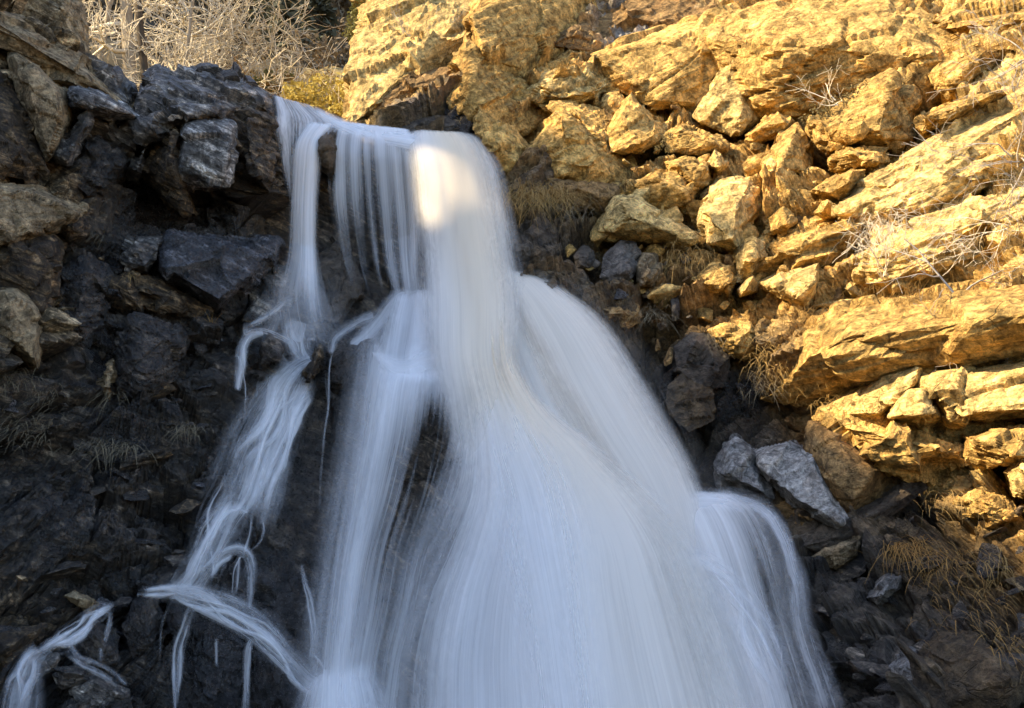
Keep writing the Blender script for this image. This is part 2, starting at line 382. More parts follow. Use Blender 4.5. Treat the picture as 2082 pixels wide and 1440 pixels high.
def cliff_right():
    py = np.arange(-320, 1781, 4.6); nc = 440
    xl = np.interp(py, [a for a, b in XL], [b for a, b in XL])
    t = np.linspace(0, 1, nc) ** 1.25
    PY = np.repeat(py[:, None], nc, 1); PX = xl[:, None] + (3300 - xl[:, None]) * t[None]
    V3 = P(PX, PY, BY(PX, PY) + 0.06)
    nb = 10; back = []
    for k in range(nb, 0, -1):
        dd = 0.06 * k + 0.03 * k * k
        back.append(V3[:, 0] + np.array([0.16, 1.0, 0.1]) * dd)
    V = np.concatenate([np.stack(back, 1), V3], 1)
    PXf = np.concatenate([np.repeat(xl[:, None], nb, 1), PX], 1).ravel(); PYf = np.repeat(py[:, None], nb + nc, 1).ravel()
    nr = len(py); V = V.reshape(-1, 3); f = gridf(nr, nb + nc); nm = vnormals(V, f)
    if nm[len(nm) // 2, 1] > 0: nm = -nm
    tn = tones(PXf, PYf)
    low = sstep(980, 1080, PYf + (PXf - 1900) * -.12)
    rub = np.exp(-(((PXf - 1500) / 260) ** 2 + ((PYf - 480) / 220) ** 2))
    edge = sstep(900, 760, PXf)
    d1 = rockdisp(V, BED_R, 0.95, 1.0, .5, 15, .5) * 0.46 * (1 - low) * (1 - .45 * edge)
    d2 = rockdisp(V, BED_R, 0.40, 1.0, 1.1, 19) * (0.36 * low + 0.13 * (1 - low) + .08 * rub)
    d3 = 0.20 * fbm(V * .8, 3, 78) - .15 * np.exp(-(((PXf - 1460) / 300) ** 4 + ((PYf - 420) / 240) ** 4))
    V = V + nm * (d1 + d2 + d3)[:, None]
    jt = (1 + .30 * fbm(V * 2.2, 3, 32)) * (1 + .5 * low * cells(V @ BED_R.T * np.array([7., 7., 16.]), 13)[0])
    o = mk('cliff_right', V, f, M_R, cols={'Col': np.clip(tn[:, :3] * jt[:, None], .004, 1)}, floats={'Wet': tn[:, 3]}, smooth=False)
    tag(o, 'sunlit ochre schist cliff with broken ledges beside the waterfall', 'cliff', kind='structure')
def world_grid(name, xs, ys, zf, mat, label, kind='structure'):
    X, Y = np.meshgrid(xs, ys); Z = zf(X, Y)
    V = np.stack([X, Y, Z], -1).reshape(-1, 3)
    o = mk(name, V, gridf(len(ys), len(xs))[:, ::-1], mat)
    return tag(o, label, 'ground', kind=kind)
def hill_z(X, Y):
    z = np.interp(Y, [11.5, 13, 15, 17, 20, 35, 60, 140], [5.0, 5.6, 7.2, 8.3, 10.4, 18.6, 34, 80])
    p = np.stack([X, Y, 0 * X], -1).reshape(-1, 3)
    return z + (0.35 * fbm(p * .5, 4, 61) * np.clip((p[:, 1] - 11) / 6, .2, 3)).reshape(X.shape) + .10 * np.maximum(0, -X - 3)
# ---------------------------------------------------------------- rocks
ICO = {}
def ico(level):
    if level not in ICO:
        bm = bmesh.new(); bmesh.ops.create_icosphere(bm, subdivisions=level, radius=1.0)
        bm.verts.ensure_lookup_table()
        v = np.array([x.co[:] for x in bm.verts]); f = np.array([[q.index for q in p.verts] for p in bm.faces]); bm.free()
        ICO[level] = (v / np.linalg.norm(v, axis=1, keepdims=True), f)
    return ICO[level]
def hull_mesh(p, level, power=34):
    """the convex body through points p, evenly sampled, edges a little worn"""
    c = p.mean(0); q = p - c
    ev, E = np.linalg.eigh(q.T @ q / len(q)); s = np.sqrt(np.maximum(ev, (ev.max()) * .02))
    q2 = (q @ E) / s
    bm = bmesh.new()
    for a in q2: bm.verts.new(a)
    bmesh.ops.convex_hull(bm, input=list(bm.verts))
    pl = []
    for fa in bm.faces:
        fa.normal_update(); n = np.array(fa.normal); d = float(n @ np.array(fa.verts[0].co))
        if d < 0: n, d = -n, -d
        if d > 1e-4 and not any(abs(d - b) < .02 and n @ a > .995 for a, b in pl): pl.append((n, d))
    bm.free()
    A = np.array([n / d for n, d in pl])
    u, f = ico(level)
    g = np.maximum(u @ A.T, 1e-6); mx = g.max(1, keepdims=True)
    r = 1.0 / (mx[:, 0] * ((g / mx) ** power).sum(1) ** (1 / power))
    return (u * r[:, None] * s) @ E.T + c, f
RS = [0]
def rock(name, label, outline, ridge, thick=.5, tone='o', bed=None, lift=.05, base=None, amp=1.0, strata=.5, size=None, mat=None, wet=None, cat=None, power=150, jit=.3, turn=0.0, lean=0.0, scale=None):
    
    """outline: 'px,py px,py' on the cliff's surface; ridge: 'px,py,d' standing d metres proud of it"""
    RS[0] += 1; sd = 100 + RS[0] * 13
    ol = pts(outline); rg = pts(ridge) if ridge else []
    fr = [(a[0], a[1], (a[2] if len(a) > 2 else 0.0) + lift) for a in ol] + [(a[0], a[1], a[2] + lift) for a in rg]
    px = np.array([a[0] for a in fr]); py = np.array([a[1] for a in fr]); d = np.array([a[2] for a in fr])
    Y0 = BY(px, py) if base is None else np.full(len(px), float(base))
    cx, cyy = px[:len(ol)].mean(), py[:len(ol)].mean()
    scale = scale or (1.08 if cx < 640 else 1.22 if name == 'rock_slab' else 1.15)
    px = cx + (px - cx) * scale; py = cyy + (py - cyy) * scale
    x0, y0 = px[:len(ol)].min(), py[:len(ol)].min(); d = d + turn * (.5 - (px - x0) / np.ptp(px[:len(ol)])) + lean * (.5 - (py - y0) / np.ptp(py[:len(ol)]))
    pf = P(px, py, Y0 - d)
    bx = cx + (px[:len(ol)] - cx) * .86; by = cyy + (py[:len(ol)] - cyy) * .86
    Yb = (BY(bx, by) if base is None else np.full(len(bx), float(base))) + thick
    pb = P(bx, by, Yb)
    p = np.concatenate([pf, pb])
    ext = max(np.ptp(px), np.ptp(py))
    lv = 4 if ext < 75 else 5 if ext < 190 else 6
    v, f = hull_mesh(p, lv, power)
    nm = vnormals(v, f)
    rx = np.ptp(pf, axis=0); sz = size or float(np.clip(np.sort(rx)[1] * .55, .10, .8))
    left = cx < 640
    bd = bed if bed is not None else (BED_L if left else BED_R)
    v = v + nm * (rockdisp(v, bd, sz, 1.0, strata, sd, 1.1) * sz * .15 * amp + .03 * sz * fbm(v / sz * 1.2, 3, sd + 3))[:, None]
    col = np.array(TONE[tone]); wt = WET[tone] if wet is None else wet
    rr = random.Random(sd); k = 1 + rr.uniform(-.12, .12)
    cc = np.clip(col * k * (1 + jit * fbm(v * 2.6, 3, sd + 9))[:, None], .004, .9)
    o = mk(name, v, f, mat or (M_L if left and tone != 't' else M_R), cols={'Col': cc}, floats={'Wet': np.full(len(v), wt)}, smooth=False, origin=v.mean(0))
    tag(o, label, cat or ('boulder' if name == 'boulder' else 'rock'))
    return o

def rocks_right():
    r = rock
    r('boulder', 'tall pale cliff buttress whose bright edge stands against the dark wooded hill', '712,248 724,200 745,70 762,-60 900,-60 950,10 940,70 890,140 840,170 770,200 742,235', '790,-40,.35 850,-20,.4 905,60,.45 800,150,.4 740,215,.2 770,60,.35', 1.2, 'y', amp=1.0, strata=.5)
    r('rock_slab', 'layered brown underside of the pale buttress, just above the lip', '752,245 765,190 800,158 850,150 905,150 928,175 905,215 850,235 790,255', '830,175,.22 790,200,.2', .5, 'b', strata=1.0, amp=1.3, lean=.5)
    r('rock_slab', 'broad smooth golden slab leaning at the top of the cliff', '968,45 1012,8 1055,-30 1190,-40 1192,38 1118,55 1112,92 1075,142 1027,148 992,104', '978,38,.45 1000,92,.42 1185,-20,.25 1100,60,.3 1060,-10,.45 1060,120,.2', .7, 'o', strata=.4, amp=.6, turn=.6, lean=.25)
    r('rock_slab', 'thin upright flake beside the smooth golden slab', '938,58 965,10 985,-20 1000,-20 975,40 962,80 940,100', '970,20,.35 950,75,.3', .3, 'o')
    r('boulder', 'shark-fin rock with a pointed tip over the main jet', '953,92 912,200 925,215 960,205 990,262 1060,262 1076,240 1075,190 1012,150', '953,96,.35 962,170,.5 1000,200,.45 1040,215,.35 985,240,.4', .7, 'o', strata=.7, turn=.5)
    r('rock_block', 'long golden block lying under the shark-fin rock', '977,216 968,270 990,305 1020,345 1052,352 1078,338 1068,300 1015,240', '980,222,.35 1000,290,.42 1045,325,.35 1055,300,.3', .6, 'o', strata=.7, turn=.5)
    r('boulder', 'black wet rock at the lip under the shark-fin rock', '906,216 940,188 968,205 972,262 948,276 926,262', '938,220,.25 955,250,.3', .4, 'k')
    r('rock_slab', 'low wet ledge of thin layers behind the lip', '770,258 800,243 850,238 905,235 925,262 880,272 800,272', '850,250,.18', .5, 's', strata=1.2)
    r('boulder', 'large pyramid boulder with a sharp tip above the hanging straw', '1080,305 1110,275 1151,238 1188,300 1236,328 1272,330 1264,370 1216,384 1122,362', '1151,244,.4 1190,312,.5 1130,300,.35 1215,340,.4 1150,350,.35', .7, 'o', strata=.5, turn=.45, lean=.25)
    r('boulder', 'blunt brown block under the pyramid boulder', '1112,362 1180,372 1250,380 1262,400 1225,425 1150,420 1110,395', '1180,385,.3 1220,400,.3', .5, 'b', lean=.3)
    r('boulder', 'golden peaked rock with one bright facet beside the round knob', '1240,262 1285,190 1332,252 1346,278 1300,303 1245,304', '1285,196,.38 1268,250,.3 1305,285,.32 1320,262,.3', .5, 'o', amp=.8, turn=.3)
    r('boulder', 'round knob of stone between two pointed rocks', '1222,205 1240,186 1262,188 1272,208 1260,230 1236,232 1224,222', '1246,205,.22', .4, 'o', strata=.1, power=8)
    r('boulder', 'crumbly pale shoulder capped with short dry grass', '1080,195 1100,160 1160,142 1212,140 1232,172 1215,205 1170,215 1120,212', '1110,172,.25 1170,160,.35 1200,185,.35 1140,195,.3', .6, 'y', amp=1.6, strata=1.0)
    r('rock_slab', 'layered ledge stepping down below the crumbly shoulder', '1100,215 1170,212 1215,235 1240,275 1235,320 1190,300 1150,240', '1170,230,.25 1210,270,.28', .5, 'o', strata=1.2)
    r('boulder', 'wide flat-faced overhanging block with a lit top rim', '1218,112 1300,92 1390,52 1462,42 1478,80 1468,178 1430,222 1330,214 1262,175', '1230,116,.35 1390,66,.55 1455,70,.5 1440,200,.25 1340,195,.25 1300,110,.5', .9, 'o', strata=.2, amp=.7, turn=.25, lean=.5)
    r('rock_slab', 'flat grey-brown slab in the recess above the overhanging block', '1195,0 1290,-20 1400,-10 1436,20 1380,50 1300,80 1215,92', '1300,20,.1', .5, 'b', strata=1.1, lift=-.2)
    r('rock_slab', 'small grey plate lying beside the smooth golden slab', '1118,62 1190,52 1212,85 1190,98 1130,92', '1160,70,.2', .3, 'b', lift=.1)
    r('rock_slab', 'massive layered slab crossing the upper cliff, its brown front full of bedding lines', '1456,72 1484,46 1588,18 1700,8 1808,-5 1896,84 1906,132 1873,158 1814,165 1722,182 1622,224 1536,218 1494,148', '1480,82,.35 1600,90,.6 1720,86,.6 1820,78,.55 1880,120,.4 1620,200,.35 1560,190,.35', 1.0, 'o', strata=1.3, amp=1.0, lean=.45)
    r('rock_slab', 'sharp triangular slab propped against the massive layered slab', '1424,234 1490,126 1528,206 1536,240 1498,266 1444,246', '1490,134,.45 1472,200,.4 1510,236,.35', .5, 'y', amp=.7, turn=.25)
    r('rock_block', 'tilted golden block at the foot of the triangular slab', '1521,274 1580,226 1608,248 1602,264 1536,292', '1532,270,.28 1582,234,.3 1592,250,.3', .4, 'o', amp=.7, lean=.25)
    r('boulder', 'big three-sided boulder with a bright left facet and brown right facet', '1546,334 1574,296 1617,258 1649,305 1652,348 1636,360 1595,353 1566,336', '1617,266,.45 1600,310,.5 1590,340,.4 1640,345,.22', .6, 'o', amp=.7, turn=.35)
    r('boulder', 'small pyramid stone in front of the three-sided boulder', '1546,352 1567,322 1597,373 1566,380', '1569,328,.45 1574,362,.45', .4, 'y', amp=.6)
    r('boulder', 'great craggy boulder holding two cushion plants', '1650,240 1660,264 1692,290 1757,297 1808,301 1829,272 1836,240 1815,186 1808,160 1786,168 1745,206 1700,242', '1806,166,.5 1796,215,.65 1785,262,.6 1740,258,.55 1680,250,.35 1750,225,.5', .8, 'o', amp=1.3, strata=.6, turn=.35)
    r('boulder', 'rounded lump tucked beside the craggy boulder', '1816,178 1840,170 1862,176 1872,205 1850,228 1820,212', '1842,195,.25', .4, 'o', power=10)
    r('boulder', 'low block under the craggy boulder with a pitted golden face', '1692,325 1730,304 1795,305 1806,330 1790,345 1745,350 1700,345', '1730,312,.35 1780,330,.35', .4, 'o', amp=1.3, lean=.25)
    r('rock_slab', 'leaning flake with a split top under the grassy rim', '1900,148 1925,125 1998,102 2024,116 2006,140 1935,196 1902,168', '1915,140,.3 1995,108,.35 1940,165,.35', .5, 'o', strata=.9, lean=.2)
    r('rock_slab', 'thick slab with a shaded brown end on the upper right ledges', '1882,242 1908,222 2015,186 2040,200 1960,238 1888,268', '1890,236,.45 2015,194,.45 1930,235,.45', .5, 'o', strata=.7, turn=.35)
    r('rock_slab', 'longest smooth sunlit slab slanting up to the bare shrub', '1780,362 1830,330 1950,258 2082,186 2140,200 2120,270 1930,336 1850,382 1795,384', '1800,362,.25 1950,280,.25 2090,210,.25 1860,365,.3', .6, 'y', strata=.7, amp=.8)
    r('rock_slab', 'second slanting slab below the longest smooth slab', '1722,424 1790,378 1900,352 2010,318 2060,330 1965,386 1890,432 1765,442', '1740,418,.3 1900,372,.35 2010,328,.3 1880,415,.25', .6, 'y', strata=1.1)
    r('rock_slab', 'broad pale slab half hidden by white hanging twigs', '1762,520 1800,480 1900,440 2010,400 2100,380 2110,440 1980,520 1860,560 1790,560', '1820,500,.3 1960,450,.35 1900,530,.2', .6, 'y', strata=1.2, amp=1.3)
    r('rock_block', 'square-ended block in the middle of the rubble', '1653,390 1727,346 1756,348 1748,367 1720,414 1686,400', '1664,386,.4 1730,352,.4 1726,372,.4 1690,392,.4', .5, 'o', amp=.6, lean=.25)
    r('rock_block', 'wedge leaning under the square-ended block', '1650,435 1682,406 1718,427 1712,442 1679,452', '1684,412,.35 1672,432,.35', .4, 'o', amp=.7, lean=.3)
    r('boulder', 'tall upright block with a pitted bright face and dark right side', '1428,404 1466,368 1526,366 1546,396 1549,418 1516,446 1503,501 1436,494 1424,452', '1470,374,.4 1522,376,.45 1498,420,.62 1490,480,.55 1440,440,.4', .7, 'y', amp=1.0, strata=.2, turn=.25)
    r('boulder', 'large wedge boulder pointing down to the hanging straw', '1212,478 1258,408 1298,408 1350,440 1392,465 1436,488 1386,502 1300,492 1245,490', '1268,412,.45 1290,440,.6 1340,468,.5 1400,484,.35 1262,470,.35', .7, 'y', amp=.8, strata=.4, lean=.3)
    r('rock_block', 'golden block just above the large wedge boulder', '1290,380 1335,352 1380,352 1412,382 1400,425 1350,425 1300,402', '1340,362,.3 1385,390,.35', .5, 'o', lean=.3)
    r('rock_block', 'low block beside the small pyramid stones', '1360,332 1398,322 1442,334 1440,369 1408,384 1370,366', '1380,338,.32 1430,342,.35 1410,370,.3', .4, 'o', lean=.25)
    r('boulder', 'little pyramid on the crest of the rubble', '1440,334 1453,303 1476,333 1460,347', '1454,310,.3 1460,338,.32', .3, 'y')
    r('rock_block', 'slanted block with a bright upper edge at the crest of the rubble', '1348,278 1390,258 1450,280 1470,300 1420,312 1370,305', '1390,266,.3 1440,290,.3', .4, 'o', strata=.8)
    r('rock_slab', 'wide slab with a rolled golden lip in the rubble', '1536,568 1567,522 1620,484 1706,462 1736,467 1728,506 1700,537 1679,531 1623,541', '1572,526,.4 1625,494,.4 1720,470,.4 1690,510,.25', .6, 'o', amp=.9, lean=.3)
    r('boulder', 'pale rough-faced boulder left of the wide rolled slab', '1497,523 1526,483 1551,487 1558,523 1530,565 1504,568', '1528,490,.35 1525,530,.45', .5, 'y', amp=.9, strata=.2)
    r('rock_block', 'small sharp-cornered cube of stone', '1500,588 1529,560 1541,578 1537,593 1505,604', '1530,565,.4 1515,590,.42', .3, 'y', amp=.4, power=60)
    r('boulder', 'broad pale boulder with a cracked flat face', '1550,576 1602,549 1666,532 1669,565 1658,600 1640,624 1606,617 1584,602', '1612,556,.45 1658,540,.45 1652,575,.48 1625,600,.4 1580,582,.3', .6, 'y', amp=.7, strata=.3)
    r('boulder', 'rounded golden boulder draped with dry roots', '1414,572 1450,546 1489,540 1499,568 1481,600 1449,593', '1470,552,.35 1478,580,.35 1440,575,.3', .5, 'o', turn=.2)
    r('rock_block', 'thin stone plate lying in the upper rubble', '1560,408 1610,390 1632,404 1620,432 1575,436', '1600,402,.3', .3, 'b')
    r('rock_block', 'golden chip leaning in the middle of the rubble', '1556,440 1596,420 1626,446 1600,478 1560,472', '1592,430,.3 1600,455,.3', .3, 'o')
    r('boulder', 'sun-and-shadow boulder at the edge of the shade', '1446,676 1477,660 1522,660 1551,693 1544,718 1512,735 1480,717', '1480,668,.35 1525,672,.4 1500,700,.4', .6, 'o', turn=.25)
    r('boulder', 'dark angular block beside the sun-and-shadow boulder', '1376,712 1410,685 1446,692 1480,730 1470,780 1420,790 1385,750', '1420,705,.25 1450,745,.22', .5, 's')
    r('boulder', 'brown shaded block beside the water in the dark hollow', '1362,790 1400,760 1440,790 1450,850 1400,872 1365,840', '1400,790,.2', .4, 'n')
    r('rock_block', 'pale faceted block, wet below, next to the fall', '1232,520 1262,496 1288,500 1296,535 1282,568 1250,572 1228,560', '1262,506,.3 1272,548,.35', .4, 'm', wet=.6)
    r('rock_block', 'second faceted block with a bright top beside its pale twin', '1290,545 1306,522 1332,518 1342,550 1330,582 1300,582', '1316,528,.3 1318,565,.35', .4, 't')
    r('boulder', 'round dark stone beneath the hanging roots', '1168,520 1185,500 1205,508 1208,540 1190,550 1170,544', '1190,520,.2', .3, 's', power=9)
    r('boulder', 'rusty brown lump touching the veil of water', '1066,500 1090,488 1110,505 1108,545 1085,545 1070,525', '1090,515,.25', .3, 'n')
    r('boulder', 'curled brown rock standing in the wet margin', '1160,545 1185,550 1205,580 1210,605 1180,602 1166,580', '1185,575,.28', .3, 'n')
    r('boulder', 'bluish wet block among brown stones beside the fall', '1232,590 1250,575 1275,580 1290,605 1270,622 1240,615', '1255,585,.25 1265,605,.25', .3, 'u')
    r('boulder', 'crumpled rusty boulder at the wet margin of the fall', '1228,625 1255,610 1290,620 1300,655 1275,668 1240,650', '1262,630,.3', .4, 'b', amp=1.4)
    r('rock_slab', 'huge overhanging slab with a bright top and a long brown front', '1593,795 1630,727 1675,654 1727,627 1790,609 1900,622 2022,606 2140,600 2140,725 2022,735 1900,745 1800,748 1710,792 1640,808', '1692,708,.7 1745,680,.8 1792,684,.85 1894,681,.85 1988,667,.85 2120,640,.85 1620,780,.3 1660,770,.35', 1.2, 'o', strata=.8, amp=.8, lean=.45)
    r('rock_block', 'angular sunlit block under the huge overhanging slab', '1678,830 1792,762 1864,747 1874,772 1836,812 1794,848 1718,862', '1795,770,.4 1858,756,.45 1850,778,.5 1790,836,.45 1710,838,.3', .7, 'y', amp=.6, lean=.2)
    r('rock_block', 'boxy block with a brown underside beside the angular sunlit block', '1796,847 1838,797 1881,790 1902,831 1917,854 1873,872 1800,858', '1842,802,.45 1880,798,.45 1896,838,.45 1815,846,.5 1870,842,.55', .6, 'y', amp=.6, lean=.25)
    r('boulder', 'broad pale rock face with hanging chips below the huge slab', '1873,774 1960,764 2082,744 2140,740 2140,832 2033,851 1942,852 1900,802', '1900,780,.4 2082,756,.45 2100,822,.5 1950,835,.5', .8, 'y', strata=.4)
    r('boulder', 'bulging golden apron of rock at the shadow edge', '1684,853 1793,868 1900,898 1958,912 1958,940 1915,938 1860,945 1842,955 1810,948 1762,912 1712,878', '1720,862,.35 1800,885,.5 1900,910,.45 1850,935,.4 1790,920,.4', .7, 'o', amp=1.2)
    r('boulder', 'smooth brown boulder half in shade below the golden apron', '1655,868 1700,878 1760,905 1802,942 1816,968 1758,1002 1748,1042 1716,1058 1666,985 1645,915', '1700,900,.3 1770,950,.42 1735,1010,.4 1690,960,.4', .7, 'b', strata=.1, amp=.6, turn=.35, lean=.2)
    r('rock_block', 'whitish cracked block standing in the shade', '1546,934 1560,921 1615,904 1648,930 1666,962 1704,1018 1714,1060 1688,1070 1602,1018 1560,963', '1560,938,.45 1640,934,.5 1700,1050,.4 1620,1010,.5 1556,950,.42 1612,912,.3', .6, 'w', amp=.5, strata=.2)
    r('boulder', 'grey peaked boulder beside the whitish cracked block', '1458,962 1477,908 1498,896 1547,930 1564,976 1564,1012 1500,1008 1462,985', '1498,904,.3 1530,950,.42 1545,995,.42 1490,960,.4', .6, 'g', amp=.9)
    r('rock_slab', 'thin rusty slab beneath the whitish cracked block', '1580,1030 1610,1022 1650,1045 1676,1062 1650,1070 1600,1052', '1640,1052,.2', .3, 'b')
    r('boulder', 'golden rock mass at the margin under the pale face', '1962,886 2033,874 2140,860 2140,930 2012,948 1970,925', '2000,895,.4 2080,885,.45 2060,925,.4', .6, 'o')
    r('boulder', 'bright pale boulder cut by the edge of the photo', '2048,962 2082,928 2150,940 2150,1020 2062,1004', '2080,950,.3 2110,990,.3', .5, 'y')
    r('boulder', 'crumbly sunlit knob above the shaded shale', '1950,1020 1985,1000 2040,1010 2060,1050 2010,1065 1965,1050', '2000,1020,.25', .4, 'o', amp=1.5)
    r('rock_slab', 'pair of tan plates in the shade over the black shale', '1656,1136 1700,1106 1750,1088 1735,1130 1700,1154', '1700,1120,.2 1735,1104,.22', .3, 't')
    r('boulder', 'grey oval stone with curved bands in the dark shale', '1765,1213 1803,1168 1843,1172 1832,1192 1786,1230', '1810,1180,.25 1795,1208,.25', .3, 'g')
    r('rock_slab', 'big smooth olive-brown slab at the bottom of the shaded slope', '1870,1362 1922,1302 1978,1306 2036,1346 2080,1386 2040,1440 1935,1460 1880,1420', '1925,1315,.25 1985,1330,.3 2030,1380,.25 1930,1420,.2', .5, 'n', strata=.6, amp=.7)
    r('rock_slab', 'whitish layered patch of rock in the shaded slope', '1818,1360 1850,1330 1885,1362 1880,1405 1840,1410', '1850,1360,.15', .3, 'g', strata=1.2)
    r('rock_slab', 'small blue-grey wet plate near the rusty grass', '1772,1130 1790,1108 1800,1118 1785,1142', '1786,1122,.15', .2, 'u')
    r('rock_slab', 'dark layered ledge slanting under the smooth brown boulder', '1640,1095 1720,1060 1790,1020 1850,985 1862,1000 1790,1060 1700,1100', '1720,1075,.15 1800,1030,.15', .4, 's', strata=1.2)
    r('rock_slab', 'long golden ledge with crumbly edge at the top corner', '1915,40 1980,18 2082,10 2140,20 2140,60 2050,80 1960,85', '1960,50,.3 2060,40,.3', .6, 'o', strata=1.2, lean=.3)
    r('rock_slab', 'rounded shelf of bedded stone under the top corner ledge', '1920,96 1990,80 2082,72 2140,80 2130,100 2040,112 1940,120', '1980,92,.25 2060,88,.25', .5, 'o', strata=1.0)

def rocks_left():
    r = rock
    r('boulder', 'smooth ochre boulder at the top corner in front of the bare trees', '-60,-60 5,-60 152,-60 166,40 178,122 149,120 122,92 84,46 20,22 -60,10', '60,-20,.35 120,20,.4 155,100,.25', 1.0, 't', base=10.6, strata=.2, amp=.5, lift=0)
    r('rock_slab', 'long tilted tan slab running down from the top corner', '-60,10 0,32 45,46 122,92 205,155 272,214 278,236 215,205 150,182 90,120 30,110 -40,80', '0,50,.3 100,105,.35 190,168,.35 255,222,.2', .8, 't', strata=.6, amp=.7)
    r('boulder', 'smooth tan tongue of rock hanging from the long slab', '18,112 35,106 88,138 140,194 147,238 132,266 101,314 93,320 68,265 34,194', '50,125,.35 110,190,.5 118,250,.5 97,308,.35 70,220,.4', .7, 't', strata=.15, amp=.5)
    r('boulder', 'dark overhung boulder below the tan tongue of rock', '-60,130 0,160 50,220 70,290 95,345 60,372 0,365 -60,350', '20,250,.25 50,320,.25', .7, 'n', strata=.3)
    r('rock_slab', 'pale grey slab balanced beneath the long tan slab', '138,194 149,178 195,183 265,222 283,240 271,245 222,242 150,216', '155,188,.3 200,196,.38 262,230,.32 160,206,.35', .4, 'g', amp=.7, lift=.25)
    r('boulder', 'small folded peak of grey rock under the pale balanced slab', '112,312 150,268 180,214 204,238 192,262 170,290 140,335 118,325', '180,222,.3 170,262,.38 135,318,.25', .5, 'm', strata=.8, lift=.15)
    r('boulder', 'flat-topped cap of mottled rock on the brink', '284,238 302,178 314,148 382,154 486,178 546,190 549,224 486,245 450,238 360,200 334,210', '322,158,.2 390,166,.3 480,190,.35 530,205,.3 300,222,.3 450,225,.4', .9, 'm', strata=1.1, amp=1.1, jit=.6, wet=.6, scale=1.0)
    r('boulder', 'grey veined rock bulging under the flat-topped cap', '244,262 330,244 360,194 455,214 450,240 384,240 330,262 258,290 230,270', '300,262,.3 370,215,.45 430,226,.45 350,240,.45', .6, 'm', strata=1.0, amp=1.3, jit=.6, wet=.7, lift=.15)
    r('boulder', 'big pale rounded block jutting from the overhang', '366,246 420,238 480,250 478,330 466,384 428,378 392,362 358,377 350,333', '385,258,.5 420,250,.55 468,262,.55 466,325,.6 456,372,.62 392,352,.62 362,362,.5 370,310,.6', .8, 'g', strata=.35, amp=.6, power=20, wet=.35)
    r('rock_block', 'sharp brown wedge leaning on the big pale block', '286,352 361,250 368,280 356,368 363,412 394,432 348,420 322,372', '355,268,.5 345,330,.62 335,372,.5 375,425,.35', .6, 'n', strata=.4)
    r('rock_block', 'small dark grey wedge on the far side of the brown wedge', '256,350 298,298 290,334 279,370 262,366', '292,308,.35 278,345,.38', .4, 'm')
    r('boulder', 'dark fractured knob in the overhang below the folded peak', '150,330 200,280 250,292 262,330 230,380 180,400 150,370', '200,300,.3 230,330,.3', .5, 'd', amp=1.4)
    r('boulder', 'brown wet pillar beside the thin curtain', '494,240 552,226 558,300 556,420 524,390 505,330', '505,250,.35 545,240,.4 545,380,.35 515,340,.4', .6, 'n', strata=.7, wet=.5, amp=1.2)
    r('boulder', 'flat-topped tan ledge block with a lit upper rim', '-60,372 0,374 70,374 130,400 165,418 158,440 140,468 0,496 -60,500', '0,395,.45 70,396,.5 120,412,.5 150,430,.45 60,470,.45 0,480,.45', .8, 't', strata=.5)
    r('boulder', 'stack of crumbly stone beside the tan ledge block', '125,470 140,440 172,440 180,462 172,482 140,486', '150,460,.3', .4, 'n', lift=.15)
    r('rock_block', 'grey topped block below the tan ledge', '-40,508 50,488 105,480 128,500 124,545 108,588 100,650 78,650 48,580 -40,560', '30,510,.4 100,498,.45 110,545,.45 85,630,.35', .7, 'n', strata=.5)
    r('boulder', 'smooth tan boulder pointing down over the dry grass', '-40,600 0,592 40,583 78,628 80,696 70,744 30,702 0,670 -40,650', '20,610,.45 60,640,.5 66,725,.45 20,670,.45', .6, 't', strata=.2, amp=.6)
    r('rock_slab', 'split grey slab under the dark hollow', '242,528 270,477 345,476 336,506 300,556 262,550', '280,486,.35 330,490,.4 296,540,.38', .5, 'm', strata=.6)
    r('rock_slab', 'wide bluish wet slab with an overhanging lower edge', '348,482 417,484 556,497 546,552 498,577 452,600 442,622 348,562 332,512', '360,496,.4 450,506,.5 540,512,.45 500,560,.5 445,606,.5 350,548,.45', .7, 'u', strata=.7, amp=.9)
    r('boulder', 'wet brown shoulder under the bluish slab', '225,580 262,560 330,570 420,630 400,650 300,625 240,610', '300,590,.3', .5, 'n', strata=.8, amp=1.3)
    r('boulder', 'big round black boulder with curved wet bands', '236,676 270,627 347,646 376,686 348,738 340,794 264,819 242,772', '275,640,.45 340,665,.5 350,700,.5 300,720,.45 280,780,.4', .7, 'd', strata=.6, power=14)
    r('boulder', 'dark ridge of rock between hollow and tan boulder', '128,560 180,520 220,560 210,640 170,720 130,690 120,620', '170,560,.3 165,650,.35', .5, 'd', amp=1.4)
    r('rock_block', 'upright tan shard under the black round boulder', '200,768 229,733 238,766 224,813 208,800', '226,742,.28 218,788,.28', .3, 't')
    r('rock_block', 'dark cornered stone ringed by a thin water arc', '527,712 545,681 577,702 570,740 536,736', '548,692,.3 562,722,.32', .35, 's', lift=.28)
    r('rock_block', 'narrow mossy stone splitting the side stream', '614,764 650,704 654,738 626,782', '645,722,.3 630,768,.3', .35, 'n', lift=.25)
    r('boulder', 'rounded black boulder below the middle ledge', '668,724 718,692 762,700 764,716 712,764 682,802', '715,704,.35 700,750,.35', .5, 'd', lift=.1, power=12)
    r('rock_slab', 'pale streaked slab sloping below the thin curtain', '496,648 555,540 598,543 606,602 544,662', '560,552,.22 590,560,.25 550,640,.25', .5, 'm', strata=1.0, wet=.8)
    r('boulder', 'mottled brown rock behind the foot of the thin curtain', '650,520 690,498 720,520 730,600 700,650 660,640', '690,530,.2 700,600,.2', .5, 's', strata=.3)
    r('boulder', 'rounded brown rock showing between two curtains at the lip', '640,275 660,262 685,268 690,320 675,365 648,345', '662,285,.35 670,330,.35', .4, 'n', power=10, lift=.3)
